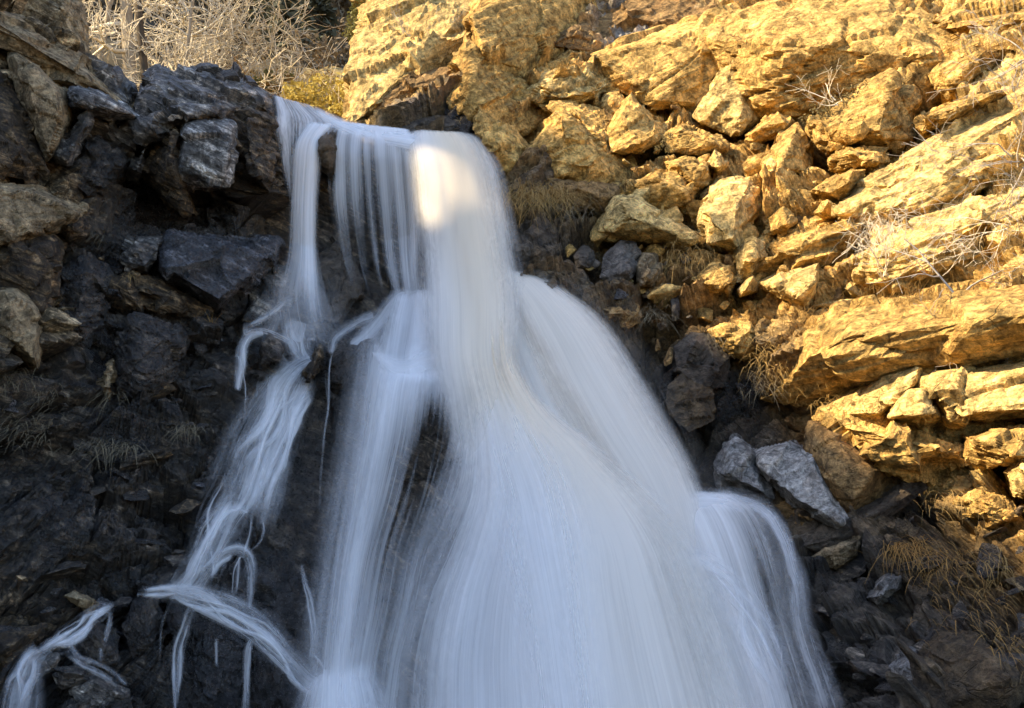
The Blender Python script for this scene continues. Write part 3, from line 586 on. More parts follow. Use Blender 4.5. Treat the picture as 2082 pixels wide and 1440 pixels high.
    r('rock_slab', 'brown wedge at the bottom corner over the lowest stream', '-30,1292 40,1282 90,1272 82,1296 22,1340 -30,1350', '60,1286,.25 20,1315,.28', .4, 'n')
    r('rock_slab', 'tan slab where the shale meets the side stream', '132,1212 153,1203 203,1226 182,1250', '165,1220,.2', .3, 't')
    r('rock_block', 'grey block on the bank of the lowest stream', '108,1358 172,1358 178,1386 128,1400', '130,1366,.22 168,1370,.25', .3, 'm')
    r('rock_slab', 'large blue-grey layered slab at the bottom edge', '148,1406 192,1374 262,1404 262,1460 174,1460', '195,1388,.25 245,1412,.3', .5, 'm', strata=1.1)
    r('boulder', 'black wet rock dividing the lower ledge stream', '338,1232 355,1212 385,1240 384,1290 355,1300 336,1275', '362,1245,.3 360,1280,.3', .4, 'k', lift=.1)
    r('boulder', 'black bulge under the side ledge with a drip down its flank', '392,1262 440,1262 490,1300 500,1370 480,1450 400,1450 378,1350', '430,1300,.2 440,1380,.2', .5, 'k', power=12)
    r('boulder', 'rounded black rock beneath the side ledge close to the splash', '512,1330 545,1312 600,1370 610,1440 580,1470 515,1460', '550,1350,.25 570,1410,.25', .5, 'k', power=12)
    r('boulder', 'black hump of rock under the upper water arc', '425,1075 455,1052 495,1050 515,1080 508,1125 470,1135 430,1115', '470,1075,.1', .4, 'k', lift=.08, power=10)
    r('boulder', 'black hump of rock under the lower water arc', '445,1150 480,1132 508,1150 515,1205 490,1235 455,1215', '482,1160,.1', .4, 'k', lift=.08, power=10)
    r('boulder', 'dark rock block beside the small trickle', '270,1225 320,1215 332,1260 320,1330 270,1340 250,1280', '295,1240,.3 300,1290,.3', .5, 'd')
    r('boulder', 'wet black block in the angle of the small trickles', '160,1300 195,1268 240,1290 235,1350 190,1360', '195,1290,.3 215,1320,.3', .4, 'd')

def blob(c, sizes, rot, seed, level=3, tone='o', bed=None, name='stone', mat=None, wetv=None, amp=1.0):
    rr = np.random.RandomState(seed)
    q = rr.uniform(-1, 1, (10, 3)); q /= np.abs(q).max(1, keepdims=True) ** .7
    v, f = hull_mesh(q * sizes, level, 150); v = v @ rot
    v = v + np.asarray(c)
    nm = vnormals(v, f); s = float(np.mean(sizes))
    v = v + nm * (rockdisp(v, BED_R if bed is None else bed, s * 1.1, s * .10 * amp, .6, seed))[:, None]
    cc = np.array(TONE[tone]) * rr.uniform(.75, 1.2)
    cc = np.clip(cc * (1 + .3 * fbm(v * 5, 2, seed))[:, None], .004, .9)
    return mk(name, v, f, mat or M_R, cols={'Col': cc}, floats={'Wet': np.full(len(v), WET[tone] if wetv is None else wetv)}, smooth=False, origin=v.mean(0))
def scatter(n, box, smin, smax, tones_, label, group, seed, flat=.5, bed=None, mat=None, level=3, sink=.2, mask=None, name='stone'):
    rr = np.random.RandomState(seed); k = 0; tries = 0
    while k < n and tries < n * 20:
        tries += 1
        x = rr.uniform(box[0], box[2]); y = rr.uniform(box[1], box[3])
        if mask is not None and not mask(x, y): continue
        s = smin * (smax / smin) ** (rr.rand() ** 1.8)
        c = S(x, y, -sink * s)
        B = bed if bed is not None else BED_R
        a = rr.uniform(0, 6.28); R = np.array([[math.cos(a), math.sin(a), 0], [-math.sin(a), math.cos(a), 0], [0, 0, 1]])
        tl = rr.normal(0, .35, 3); T = np.eye(3) + np.array([[0, -tl[2], tl[1]], [tl[2], 0, -tl[0]], [-tl[1], tl[0], 0]]); T, _ = np.linalg.qr(T); T *= np.sign(np.diag(T))[None]
        sz = np.array([s * rr.uniform(.7, 1.3), s * rr.uniform(.6, 1.0), s * flat * rr.uniform(.6, 1.4)])
        o = blob(c, sz, R @ T @ B, seed * 1000 + k, level, tones_[rr.randint(len(tones_))], B, name, mat)
        tag(o, label, 'stone', group); k += 1
# ---------------------------------------------------------------- water
def catmull(a, n):
    a = np.asarray(a, float); m = len(a)
    t = np.linspace(0, m - 1, n); i = np.clip(np.floor(t).astype(int), 0, m - 2); f = (t - i)[:, None]
    p0 = a[np.maximum(i - 1, 0)]; p1 = a[i]; p2 = a[i + 1]; p3 = a[np.minimum(i + 2, m - 1)]
    return .5 * (2 * p1 + (p2 - p0) * f + (2 * p0 - 5 * p1 + 4 * p2 - p3) * f * f + (3 * p1 - p0 - 3 * p2 + p3) * f ** 3)
WF = empty('waterfall', tuple(S(950, 700, 0)))
tag(WF, 'silky white waterfall pouring over the lip and fanning out down the gorge', 'waterfall', kind='structure')
WS = empty('side_stream', tuple(S(480, 1000, 0)))
tag(WS, 'thin side stream braiding down the dark ledges beside the waterfall', 'stream', kind='structure')
wseed = [0]
def sheet(name, rows, nu=90, nv=160, contrast=.9, warm_glow=0.0, el=.18, er=.18, bulge=.12, layers=2, prof=None, parent=None, rough=.05, fall=True, dlay=.06, vfade=(.05, .0), arch=0.0):
    """rows 'xl,yl,xr,yr,d,cover': both margins of the water down its course, its stand-off from the rock and how closed it is"""
    R = catmull(pts(rows), nv); u = np.linspace(0, 1, nu); v = np.linspace(0, 1, nv)
    VV, FF, CO, CN, SI, UV, ED = [], [], [], [], [], [], []; off = 0
    for L in range(layers):
        wseed[0] += 1; sd = 500 + wseed[0] * 7
        px = R[:, 0:1] * (1 - u) + R[:, 2:3] * u; py = R[:, 1:2] * (1 - u) + R[:, 3:4] * u
        sag = (4 * u * (1 - u))[None]
        py = py + arch * sag * (1 - sstep(0, .5, v))[:, None]
        Y = BY(px, py) - R[:, 4:5] - bulge * sag - (L - (layers - 1) / 2) * dlay
        if fall: Y = np.minimum.accumulate(Y, 0)
        wid = np.linalg.norm(P(R[:, 2], R[:, 3], Y[:, -1]) - P(R[:, 0], R[:, 1], Y[:, 0]), axis=1).mean()
        q0 = P(px[:, nu // 2], py[:, nu // 2], Y[:, nu // 2]); ln = np.r_[0, np.cumsum(np.linalg.norm(np.diff(q0, axis=0), axis=1))]
        U = np.repeat(u[None] * wid, nv, 0); Vv = np.repeat(ln[:, None], nu, 1)
        nn = np.stack([U.ravel() * 3.2, Vv.ravel() * .35, np.full(U.size, L * 3.7)], -1)
        Y = Y - rough * fbm(nn, 3, sd).reshape(nv, nu)
        ed = .06 * fbm(np.stack([np.zeros(nv), ln * 1.3, np.full(nv, sd * 1.)], -1), 2, sd)[:, None]
        eg = sstep(0, el, u[None] + ed) * sstep(0, er, 1 - u[None] + ed) if el > 0 else np.ones((nv, nu))
        cov = R[:, 5:6] * np.ones((1, nu))
        if prof is not None: cov = cov + prof(u[None], v[:, None])
        lo = .45 * fbm(np.stack([U.ravel() * 2.2, Vv.ravel() * .35, np.full(U.size, 9. + L)], -1), 3, sd + 2).reshape(nv, nu) * contrast
        cov = cov + lo
        un = .5 * fbm(np.stack([u * wid * 7, np.zeros(nu), np.full(nu, sd * 1.)], -1), 3, sd + 4)[None]
        if vfade[0] > 0: eg = eg * sstep(0, vfade[0], v[:, None] - vfade[0] * un * .8)
        if vfade[1] > 0: eg = eg * sstep(0, vfade[1], 1 - v[:, None] - vfade[1] * un)
        ED.append(eg.ravel())
        VV.append(P(px, py, Y).reshape(-1, 3)); FF.append(gridf(nv, nu) + off); off += nu * nv
        CO.append(cov.ravel()); CN.append(np.full(nv * nu, contrast))
        s = warm_glow(u[None], v[:, None]) * np.ones((nv, nu)) if callable(warm_glow) else np.full((nv, nu), warm_glow); SI.append(s.ravel())
        UV.append(np.stack([U.ravel() + sd, Vv.ravel() + sd * .3], -1))
    V = np.concatenate(VV)
    return mk(name, V, np.concatenate(FF), M_WATER, parent or WF, floats={'cover': np.concatenate(CO), 'contrast': np.concatenate(CN), 'warm_glow': np.concatenate(SI), 'edge': np.concatenate(ED)}, uv=np.concatenate(UV))
def ribbon(name, line, d=.14, cover=.75, contrast=1.0, parent=None, nu=22, nv=90, layers=1, fade=(.06, .06), warm_glow=0, rough=.02, wscale=1.7):
    c = catmull(pts(line), max(8, len(pts(line)) * 4))
    t = np.gradient(c[:, :2], axis=0); t /= np.linalg.norm(t, axis=1, keepdims=True) + 1e-9
    nrm = np.stack([t[:, 1], -t[:, 0]], -1)
    if nrm[len(nrm) // 2, 0] > 0: nrm = -nrm
    h = c[:, 2:3] * .5 * wscale
    l = c[:, :2] + nrm * h; r = c[:, :2] - nrm * h
    rows = ' '.join('%.1f,%.1f,%.1f,%.1f,%.3f,%.2f' % (a[0], a[1], b[0], b[1], d, cover) for a, b in zip(l, r))
    return sheet(name, rows, nu, nv, contrast, warm_glow, .5, .5, .03, layers, None, parent or WS, rough, False, .03, fade)
def stream(name, line, n=6, d=.14, cover=.5, parent=None, sw=9, base=.18, seed=0, fade=(.06, .06), contrast=1.2, wander=.30, spread=.95):
    """a thin braided flow: n narrow strands that part and rejoin over a faint wet film; one mesh"""
    rr = np.random.RandomState(900 + seed + wseed[0]); c = catmull(pts(line), max(10, len(pts(line)) * 5)); m = len(c)
    t = np.gradient(c[:, :2], axis=0); t /= np.linalg.norm(t, axis=1, keepdims=True) + 1e-9; nr_ = np.stack([t[:, 1], -t[:, 0]], -1)
    obs = []
    if base > 0: obs.append(ribbon(name, line, d - .03, base * 1.25, contrast, parent, wscale=2.1, fade=fade))
    for k in range(n):
        ph = np.array([[0., j * .35 * wander, seed * 3. + k * 7.7] for j in range(m)])
        off = np.clip((k + .5) / n * 2 - 1 + .9 * vnoise(ph, 71 + k), -1, 1) * .5 * spread
        a, b = sorted(rr.uniform(0, 1, 2)); a, b = (a * .35, 1 - (1 - b) * .35) if n > 2 else (0, 1)
        i0, i1 = int(a * (m - 1)), max(int(b * (m - 1)), int(a * (m - 1)) + 4); i1 = min(i1, m - 1)
        q = c[i0:i1 + 1].copy(); q[:, :2] += nr_[i0:i1 + 1] * (off[i0:i1 + 1] * c[i0:i1 + 1, 2])[:, None]
        w_ = sw * rr.uniform(.5, 1.3) * (1 + .4 * vnoise(ph[i0:i1 + 1] * 2.1, 5 + k)); st_ = max(1, len(q) // 14)
        ln = ' '.join('%.1f,%.1f,%.1f' % (x[0], x[1], y) for x, y in list(zip(q, w_))[::st_])
        if len(pts(ln)) < 3: continue
        obs.append(ribbon(name, ln, d + rr.uniform(0, .03), cover * rr.uniform(.45, .95), contrast, parent, nu=12, nv=60, fade=(.28, .35), wscale=1.9))
    return join(name, obs)
def join(name, obs):
    """several ribbons of one flow become one mesh"""
    V, Fq, UVs, AT = [], [], [], {k: [] for k in ('cover', 'contrast', 'warm_glow', 'edge')}; off = 0; par = obs[0].parent
    for o in obs:
        me = o.data; nv = len(me.vertices); nf = len(me.polygons)
        a = np.empty(nv * 3, np.float32); me.vertices.foreach_get('co', a); V.append(a.reshape(-1, 3) + np.array(o.location))
        f = np.empty(nf * 4, np.int32); me.loops.foreach_get('vertex_index', f); Fq.append(f.reshape(-1, 4) + off); off += nv
        uvl = np.empty(nf * 8, np.float32); me.uv_layers[0].data.foreach_get('uv', uvl); uv = np.zeros((nv, 2)); uv[f] = uvl.reshape(-1, 2); UVs.append(uv)
        for k in AT:
            b = np.empty(nv, np.float32); me.attributes[k].data.foreach_get('value', b); AT[k].append(b)
        bpy.data.objects.remove(o); bpy.data.meshes.remove(me)
    V = np.concatenate(V) + np.array(par.location)
    return mk(name, V, np.concatenate(Fq), M_WATER, par, floats={k: np.concatenate(x) for k, x in AT.items()}, uv=np.concatenate(UVs))
def bump(x, c, w): return np.exp(-((x - c) / w) ** 2)

def water():
    # upper lip
    sheet('lip_film', '552,192,640,216,.16,.30 553,205,668,236,.22,.42 556,232,700,258,.28,.36 562,270,690,290,.30,.22 572,330,660,340,.28,.12 580,400,640,410,.25,.0', 90, 90, 1.5, 0, .15, .3, .02, 2, vfade=(.04, .2),
          prof=lambda u, v: .35 * bump(u, .55, .05) * (1 - v) + .35 * bump(u, .12, .04) * (1 - v) + .35 * bump(u, .82, .12) * (1 - sstep(.3, .5, v)))
    sheet('lip_crest', '636,212,640,236,.24,.6 680,230,676,266,.32,.95 715,244,712,284,.36,.95 760,258,752,298,.36,.95 800,264,800,306,.38,.95 850,268,860,320,.38,.9', 30, 100, .5, 0, .4, .6, .05, 2, fall=False, vfade=(.1, .1))
    sheet('lip_curtain', '622,246,690,250,.32,.8 598,285,660,285,.38,.72 588,340,654,345,.40,.58 584,430,650,432,.36,.55 578,520,652,525,.32,.42 556,590,664,595,.30,.20 530,680,690,690,.2,.05', 70, 130, .8, 0, .3, .22, .05, 2,
          prof=lambda u, v: .40 * bump(u, .70, .13) - .22 * bump(u, .15, .15) * v, vfade=(.05, .25))
    def pcurt(u, v):
        g = .45 * bump(u, .15, .07) * (1 - sstep(.45, .75, v)) + .50 * bump(u, .31 - .02 * v, .06) * (1 - sstep(.4, .95, v)) + .48 * bump(u, .60 + .06 * v, .075) + .35 * bump(u, .45 + .02 * v, .03) + .48 * bump(u, .76 + .06 * v, .065) + .5 * bump(u, .95, .07)
        g = g - .45 * bump(u, .05, .045) * (1 - sstep(.35, .5, v)) * sstep(.05, .12, v)
        return g + .0 + .70 * (1 - sstep(.02, .17, v)) - .16 * v
    sheet('lip_curtain', '684,244,834,262,.28,.3 668,285,840,300,.36,.26 666,345,845,350,.40,.18 670,430,852,440,.38,.14 688,530,856,550,.36,.10 715,610,862,625,.3,.02', 170, 150, .85, 0, .06, .08, .06, 2, prof=pcurt, vfade=(.03, .16))
    # the main plunge
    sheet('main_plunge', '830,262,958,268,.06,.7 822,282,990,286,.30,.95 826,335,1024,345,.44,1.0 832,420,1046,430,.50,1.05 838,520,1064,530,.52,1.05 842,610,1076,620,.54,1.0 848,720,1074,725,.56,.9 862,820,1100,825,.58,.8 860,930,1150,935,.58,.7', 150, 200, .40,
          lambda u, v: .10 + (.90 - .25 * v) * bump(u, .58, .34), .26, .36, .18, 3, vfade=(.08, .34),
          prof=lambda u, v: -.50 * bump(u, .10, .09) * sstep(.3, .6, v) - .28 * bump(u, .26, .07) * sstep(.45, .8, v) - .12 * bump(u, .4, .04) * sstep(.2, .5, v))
    # right fan
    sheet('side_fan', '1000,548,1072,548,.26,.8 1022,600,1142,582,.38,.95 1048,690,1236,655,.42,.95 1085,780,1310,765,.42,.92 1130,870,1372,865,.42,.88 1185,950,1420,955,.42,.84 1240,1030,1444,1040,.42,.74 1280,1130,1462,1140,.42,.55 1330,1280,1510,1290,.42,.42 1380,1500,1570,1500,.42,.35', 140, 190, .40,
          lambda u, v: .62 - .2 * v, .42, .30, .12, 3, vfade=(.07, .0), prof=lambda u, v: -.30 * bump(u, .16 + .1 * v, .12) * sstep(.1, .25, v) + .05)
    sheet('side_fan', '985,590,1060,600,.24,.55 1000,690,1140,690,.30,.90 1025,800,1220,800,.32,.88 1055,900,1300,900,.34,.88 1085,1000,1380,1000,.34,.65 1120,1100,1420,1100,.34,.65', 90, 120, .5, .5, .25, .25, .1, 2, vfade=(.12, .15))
    # second tier
    sheet('middle_veil', '785,590,985,580,.26,.62 768,640,985,640,.32,.56 758,690,985,690,.36,.52 750,726,985,730,.42,.6 752,775,985,780,.46,.6', 90, 80, .9, 0, .25, .25, .05, 2, prof=lambda u, v: .5 * bump(u, .42, .06) - .15 * bump(u, .3, .06), vfade=(.12, .1))
    ribbon('veil_strand', '838,596,16 815,600,24 795,618,26 772,650,28 742,684,28 712,704,16', .24, .60, .8, WF)
    ribbon('veil_strand', '812,602,14 822,625,22 818,665,22 812,715,18', .26, .5, .9, WF)
    ribbon('veil_strand', '762,640,18 735,650,18 705,668,16 680,690,14 672,720,10', .2, .30, 1.3, WF)
    ribbon('veil_strand', '720,700,10 745,690,16 765,706,16 775,725,12', .2, .30, 1.3, WF)
    def pl(u, v):
        return .75 * (1 - sstep(.08, .22, v)) * sstep(.12, .4, u) + .50 * bump(u, .26 - .04 * v, .075) * (1 - .55 * v) + .25 * bump(u, .14 - .04 * v, .05) + .55 * sstep(.72, 1.0, u) * (1 - sstep(.10, .28, v)) - .34 * bump(u, .62, .17) * sstep(.16, .35, v) * (1 - .75 * sstep(.5, .85, v)) - .22 * (1 - sstep(0, .2, u)) * sstep(.1, .3, v)
    sheet('ledge_fall', '742,690,965,684,.22,.4 732,730,985,722,.40,.5 718,780,990,775,.52,.40 700,880,985,890,.54,.12 680,1000,950,1010,.54,.08 660,1120,900,1130,.54,.10 645,1240,870,1250,.54,.14 635,1350,840,1350,.54,.2 625,1500,820,1500,.54,.26', 140, 200, .95, .03, .38, .2, .12, 2, prof=pl, vfade=(.16, 0), arch=40)
    ribbon('ledge_crest', '752,712,4 776,728,20 800,746,36 830,750,44 870,738,58 915,732,74 975,752,80', .50, .72, .3, WF, nu=24, fade=(.1, .3))
    # the great apron
    def pa(u, v):
        return .15 - .72 * (1 - sstep(.05, .42, u)) * sstep(.2, .55, v) - .22 * bump(u, .36, .08) * sstep(.4, .8, v) + .22 * bump(u, .52, .12) - .22 * bump(u, .80, .09) * sstep(.3, .6, v) - .12 * bump(u, .66, .05) * sstep(.3, .6, v)
    sheet('great_apron', '930,640,1050,640,.46,.6 920,740,1070,740,.50,.9 925,830,1130,835,.54,.98 905,920,1235,915,.62,1.0 868,1010,1345,1010,.66,.98 805,1110,1430,1100,.68,.88 738,1220,1490,1200,.68,.78 690,1340,1545,1320,.68,.72 668,1450,1590,1440,.68,.70 645,1570,1630,1570,.68,.68', 280, 240, .68,
          lambda u, v:     .08 + .40 * sstep(.30, .80, u) + .60 * (1 - sstep(.10, .62, v)) * bump(u, .55, .42), .32, .22, .22, 3, prof=pa, vfade=(.20, 0), rough=.06)
    ribbon('apron_strand', '1010,800,80 1040,900,120 1075,1000,150 1100,1120,160 1125,1260,150 1150,1450,150', 1.0, .45, .6, WF, nu=60, nv=140, fade=(.3, .0))
    # right ledge
    def pr(u, v): return .55 * (1 - sstep(.03, .2, v)) + .4 * bump(u, .36 + .05 * v, .06) + .25 * bump(u, .12, .1) + .35 * bump(u, .58, .04) * (1 - v) - .36 * sstep(.55, .68, u) * (1 - .6 * sstep(.8, .95, u)) * sstep(.1, .22, v)
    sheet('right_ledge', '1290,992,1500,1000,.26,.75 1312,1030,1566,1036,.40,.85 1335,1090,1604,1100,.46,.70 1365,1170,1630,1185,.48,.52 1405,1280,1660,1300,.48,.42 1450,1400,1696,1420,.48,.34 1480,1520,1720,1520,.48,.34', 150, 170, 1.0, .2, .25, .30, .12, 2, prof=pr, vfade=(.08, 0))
    stream('right_strand', '1450,1012,26 1500,1020,30 1545,1038,30 1578,1066,26 1600,1110,20 1614,1150,22 1622,1180,28 1624,1250,34 1642,1320,38 1666,1385,42 1690,1460,44', 4, .40, .22, WF, 16, .22, 1)
    stream('right_strand', '1370,1126,30 1430,1158,60 1485,1215,80 1530,1290,84 1570,1380,80 1610,1480,80', 7, .60, .35, WF, 16, .25, 3, fade=(.2, 0))
    ribbon('right_strand', '1310,1018,30 1380,1024,40 1440,1022,40 1520,1030,30', .5, .55, .4, WF, nv=50, fade=(.25, .3))
    # drifting spray along the margins
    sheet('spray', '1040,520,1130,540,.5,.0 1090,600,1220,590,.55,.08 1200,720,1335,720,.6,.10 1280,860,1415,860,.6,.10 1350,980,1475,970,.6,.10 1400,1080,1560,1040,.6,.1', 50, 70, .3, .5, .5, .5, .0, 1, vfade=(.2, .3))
    sheet('spray', '700,640,820,620,.5,.1 690,760,820,740,.7,.2 660,950,800,930,.75,.18 620,1150,780,1150,.8,.2 590,1330,780,1330,.85,.26 560,1500,800,1500,.9,.3', 50, 70, .35, 0, .5, .5, .0, 2, vfade=(.2, 0))
    sheet('spray', '520,540,690,560,.4,.05 500,620,720,640,.4,.22 500,700,760,720,.4,.12', 40, 40, .4, 0, .5, .5, 0, 1, vfade=(.3, .4))
    # bottom splash
    sheet('splash', '630,1366,770,1340,.45,.6 606,1395,790,1380,.6,.68 586,1440,815,1435,.65,.55 560,1530,835,1530,.65,.45', 70, 70, 1.1, 0, .3, .4, .1, 2, vfade=(.25, 0))

def side_stream():
    st = stream
    st('stream_run', '642,732,22 612,750,36 585,785,54 557,840,68 532,890,76 510,945,80 492,1000,84 470,1045,80', 9, .20, .50, WS, 17, .38, 11, fade=(.08, .22))
    st('stream_run', '640,776,8 622,808,18 600,845,24 580,888,30 558,950,40 542,1020,44 528,1080,30', 4, .20, .42, WS, 14, .26, 12, fade=(.08, .4))
    st('stream_run', '505,945,66 482,1000,70 452,1050,66 428,1105,56 404,1150,46 376,1192,44 340,1210,26', 7, .20, .42, WS, 12, .28, 13, fade=(.25, .1))
    st('stream_strand', '505,1042,10 482,1034,14 456,1046,16 434,1083,18 413,1128,22 392,1172,26 360,1206,30', 4, .20, .45, WS, 12, .18, 14)
    st('stream_strand', '482,1034,10 502,1046,14 500,1075,20 488,1110,24 480,1140,20', 3, .24, .45, WS, 8, .12, 15)
    st('stream_strand', '530,1050,8 535,1080,10 524,1106,12 504,1124,14', 2, .22, .35, WS, 7, 0, 16)
    st('stream_strand', '436,1148,10 452,1127,14 482,1117,18 503,1130,16 511,1160,14 512,1200,14 508,1240,12', 3, .22, .42, WS, 9, .10, 17)
    st('stream_strand', '488,1130,8 480,1160,10 476,1208,8', 2, .24, .4, WS, 6, 0, 18)
    st('stream_run', '470,1120,90 452,1155,90 436,1200,70', 6, .18, .16, WS, 8, .08, 19)
    st('stream_run', '376,1196,26 340,1204,22 308,1206,16 276,1208,10', 4, .22, .55, WS, 9, .22, 20)
    st('stream_run', '322,1202,16 360,1210,30 400,1221,40 455,1242,48 505,1270,48 548,1306,44 590,1350,36 628,1388,36 672,1404,44', 9, .28, .62, WS, 11, .26, 21, fade=(.02, .05))
    st('drip', '392,1232,14 378,1278,18 366,1320,22 361,1370,16 358,1420,8 356,1460,6', 3, .34, .45, WS, 7, .12, 22)
    st('drip', '342,1226,8 332,1262,7 326,1300,5 324,1400,5', 1, .30, .3, WS, 6, 0, 23)
    st('drip', '513,1296,12 507,1330,10 503,1390,7 499,1460,7', 2, .36, .5, WS, 7, 0, 24)
    st('drip', '442,1296,5 440,1330,5 440,1356,5', 1, .36, .22, WS, 6, 0, 25)
    st('stream_run', '240,1228,6 218,1238,10 192,1254,20 165,1275,30 130,1298,36 98,1316,30 55,1346,30', 6, .24, .42, WS, 10, .14, 26, fade=(.35, .1), contrast=1.7)
    st('stream_run', '82,1322,24 62,1340,34 48,1375,50 38,1420,62 30,1480,66', 7, .26, .42, WS, 12, .22, 27)
    st('stream_strand', '132,1306,12 150,1330,14 165,1345,14 195,1358,16 225,1374,16 254,1400,14', 3, .26, .45, WS, 8, .08, 28, contrast=1.6)
    st('stream_strand', '226,1234,8 222,1256,8 212,1290,12 208,1325,14 206,1356,12', 2, .26, .4, WS, 7, 0, 29, contrast=1.6)
    st('stream_strand', '590,590,14 562,630,14 524,655,14 498,668,14', 3, .22, .35, WS, 7, .06, 30)
    st('stream_strand', '498,655,8 500,676,8 514,671,9 540,672,12 572,686,12 590,704,14 596,738,8', 2, .38, .5, WS, 8, .0, 31)
    st('stream_strand', '537,677,8 508,684,14 494,708,14 488,750,14 482,795,10', 3, .34, .4, WS, 7, .1, 32)
    st('stream_strand', '470,730,6 484,722,8 494,740,10 500,790,12 498,840,12 490,910,8', 2, .30, .3, WS, 6, 0, 33)
    st('stream_run', '605,650,60 592,690,80 605,720,60 632,745,30', 6, .14, .18, WS, 9, .06, 34)
    st('stream_strand', '692,690,12 668,725,12 664,780,9 668,830,8 660,880,9 654,930,10 648,1050,8', 2, .30, .28, WS, 6, .05, 35)
    st('stream_strand', '612,1146,7 622,1190,10 632,1225,14 635,1290,14 632,1340,10', 2, .30, .4, WS, 8, .06, 36)
    st('stream_strand', '625,1330,14 645,1352,18 658,1390,18', 3, .34, .45, WS, 9, .1, 37)

# ---------------------------------------------------------------- grass, shrubs, trees
def blades(px, py, n, length, wide, tall, hang, seed, wd=.0035, d=.06):
    rr = np.random.RandomState(seed); V = []; Fc = []; k = 0
    for i in range(n):
        x = px + rr.normal(0, wide * .42); y = py + rr.normal(0, tall * .42)
        p = S(x, y, d + .06); L = length * rr.uniform(.45, 1.15)
        if hang: dr = np.array([rr.normal(0, .35), -.55, rr.uniform(-.1, .5)]); g = np.array([0, .08, -1.25])
        else: dr = np.array([rr.normal(0, .5), -.35, 1.0]); g = np.array([rr.normal(0, .3), -.3, -rr.uniform(.5, 1.5)])
        dr /= np.linalg.norm(dr); w0 = wd * rr.uniform(.6, 1.3); side = np.array([1, rr.normal(0, .4), 0]); side /= np.linalg.norm(side)
        m = 5
        for j in range(m):
            t = j / (m - 1); q = p + dr * L * t + g * L * t * t * .6
            ww = w0 * (1 - .85 * t)
            V += [q - side * ww, q + side * ww]
        for j in range(m - 1):
            a = k + 2 * j; Fc.append((a, a + 1, a + 3, a + 2))
        k += 2 * m
    return np.array(V), np.array(Fc)
def tuft(px, py, n, length, wide, tall, hang, mat, label, seed, d=.06, wd=.0030):
    V, Fc = blades(px, py, n, length, wide, tall, hang, seed, wd, d)
    o = mk('grass_tuft', V, Fc, mat, origin=S(px, py, 0))
    tag(o, label, 'grass tuft', 'dry grass tufts on the rocks', 'thing'); return o

class Twig:
    def __init__(s): s.V = []; s.F = []; s.k = 0
    def tube(s, a, b, ra, rb, n=3):
        dr = b - a; L = np.linalg.norm(dr)
        if L < 1e-6: return
        dr = dr / L; u = np.cross(dr, (0.3, .2, .93)); u /= np.linalg.norm(u) + 1e-9; v = np.cross(dr, u)
        for (c, r) in ((a, ra), (b, rb)):
            for i in range(n):
                t = 6.2832 * i / n; s.V.append(c + (u * math.cos(t) + v * math.sin(t)) * r)
        for i in range(n):
            j = (i + 1) % n; s.F.append((s.k + i, s.k + j, s.k + n + j, s.k + n + i))
        s.k += 2 * n
    def build(s, name, mat, parent=None, origin=None):
        return mk(name, np.array(s.V), np.array(s.F), mat, parent, origin=origin)
def grow(T, p, dr, L, r, depth, rr, spread=.6, grav=0.0, segs=4, kids=3, wob=.16, rmin=.003, n=3, shrink=.62):
    dr = dr / np.linalg.norm(dr); q = p.copy(); step = L / segs; rad_ = r
    nodes = []
    for i in range(segs):
        dr = dr + rr.normal(0, wob, 3) + np.array([0, 0, grav]); dr /= np.linalg.norm(dr)
        q2 = q + dr * step; r2 = max(rmin, r * (1 - .6 * (i + 1) / segs))
        T.tube(q, q2, rad_, r2, n); nodes.append((q2, dr.copy(), r2)); q, rad_ = q2, r2
    if depth > 0:
        for c in range(kids):
            a = nodes[min(segs - 1, int(segs * rr.uniform(.25, 1.0)))]
            d2 = a[1] + rr.normal(0, spread, 3); grow(T, a[0], d2, L * rr.uniform(.45, .8) * shrink / .62, max(rmin, a[2] * .72), depth - 1, rr, spread, grav, max(2, segs - 1), kids, wob, rmin, 3, shrink)
def leafcloud(centres, radii, n, size, seed, flat=.7):
    rr = np.random.RandomState(seed); V = []; Fc = []; k = 0
    for c, r in zip(centres, radii):
        m = max(6, int(n * r * r))
        dv = rr.normal(0, 1, (m, 3)); dv /= np.linalg.norm(dv, axis=1, keepdims=True); rad_ = r * rr.uniform(.35, 1.0, m) ** .5
        q = np.asarray(c) + dv * rad_[:, None] * np.array([1, 1, flat])
        for x in q:
            a = rr.normal(0, 1, 3); a /= np.linalg.norm(a); b = np.cross(a, rr.normal(0, 1, 3)); b /= np.linalg.norm(b) + 1e-9; s = size * rr.uniform(.5, 1.3)
            V += [x - a * s, x + b * s * .5, x + a * s, x - b * s * .5]; Fc.append((k, k + 1, k + 2, k + 3)); k += 4
    return np.array(V), np.array(Fc)

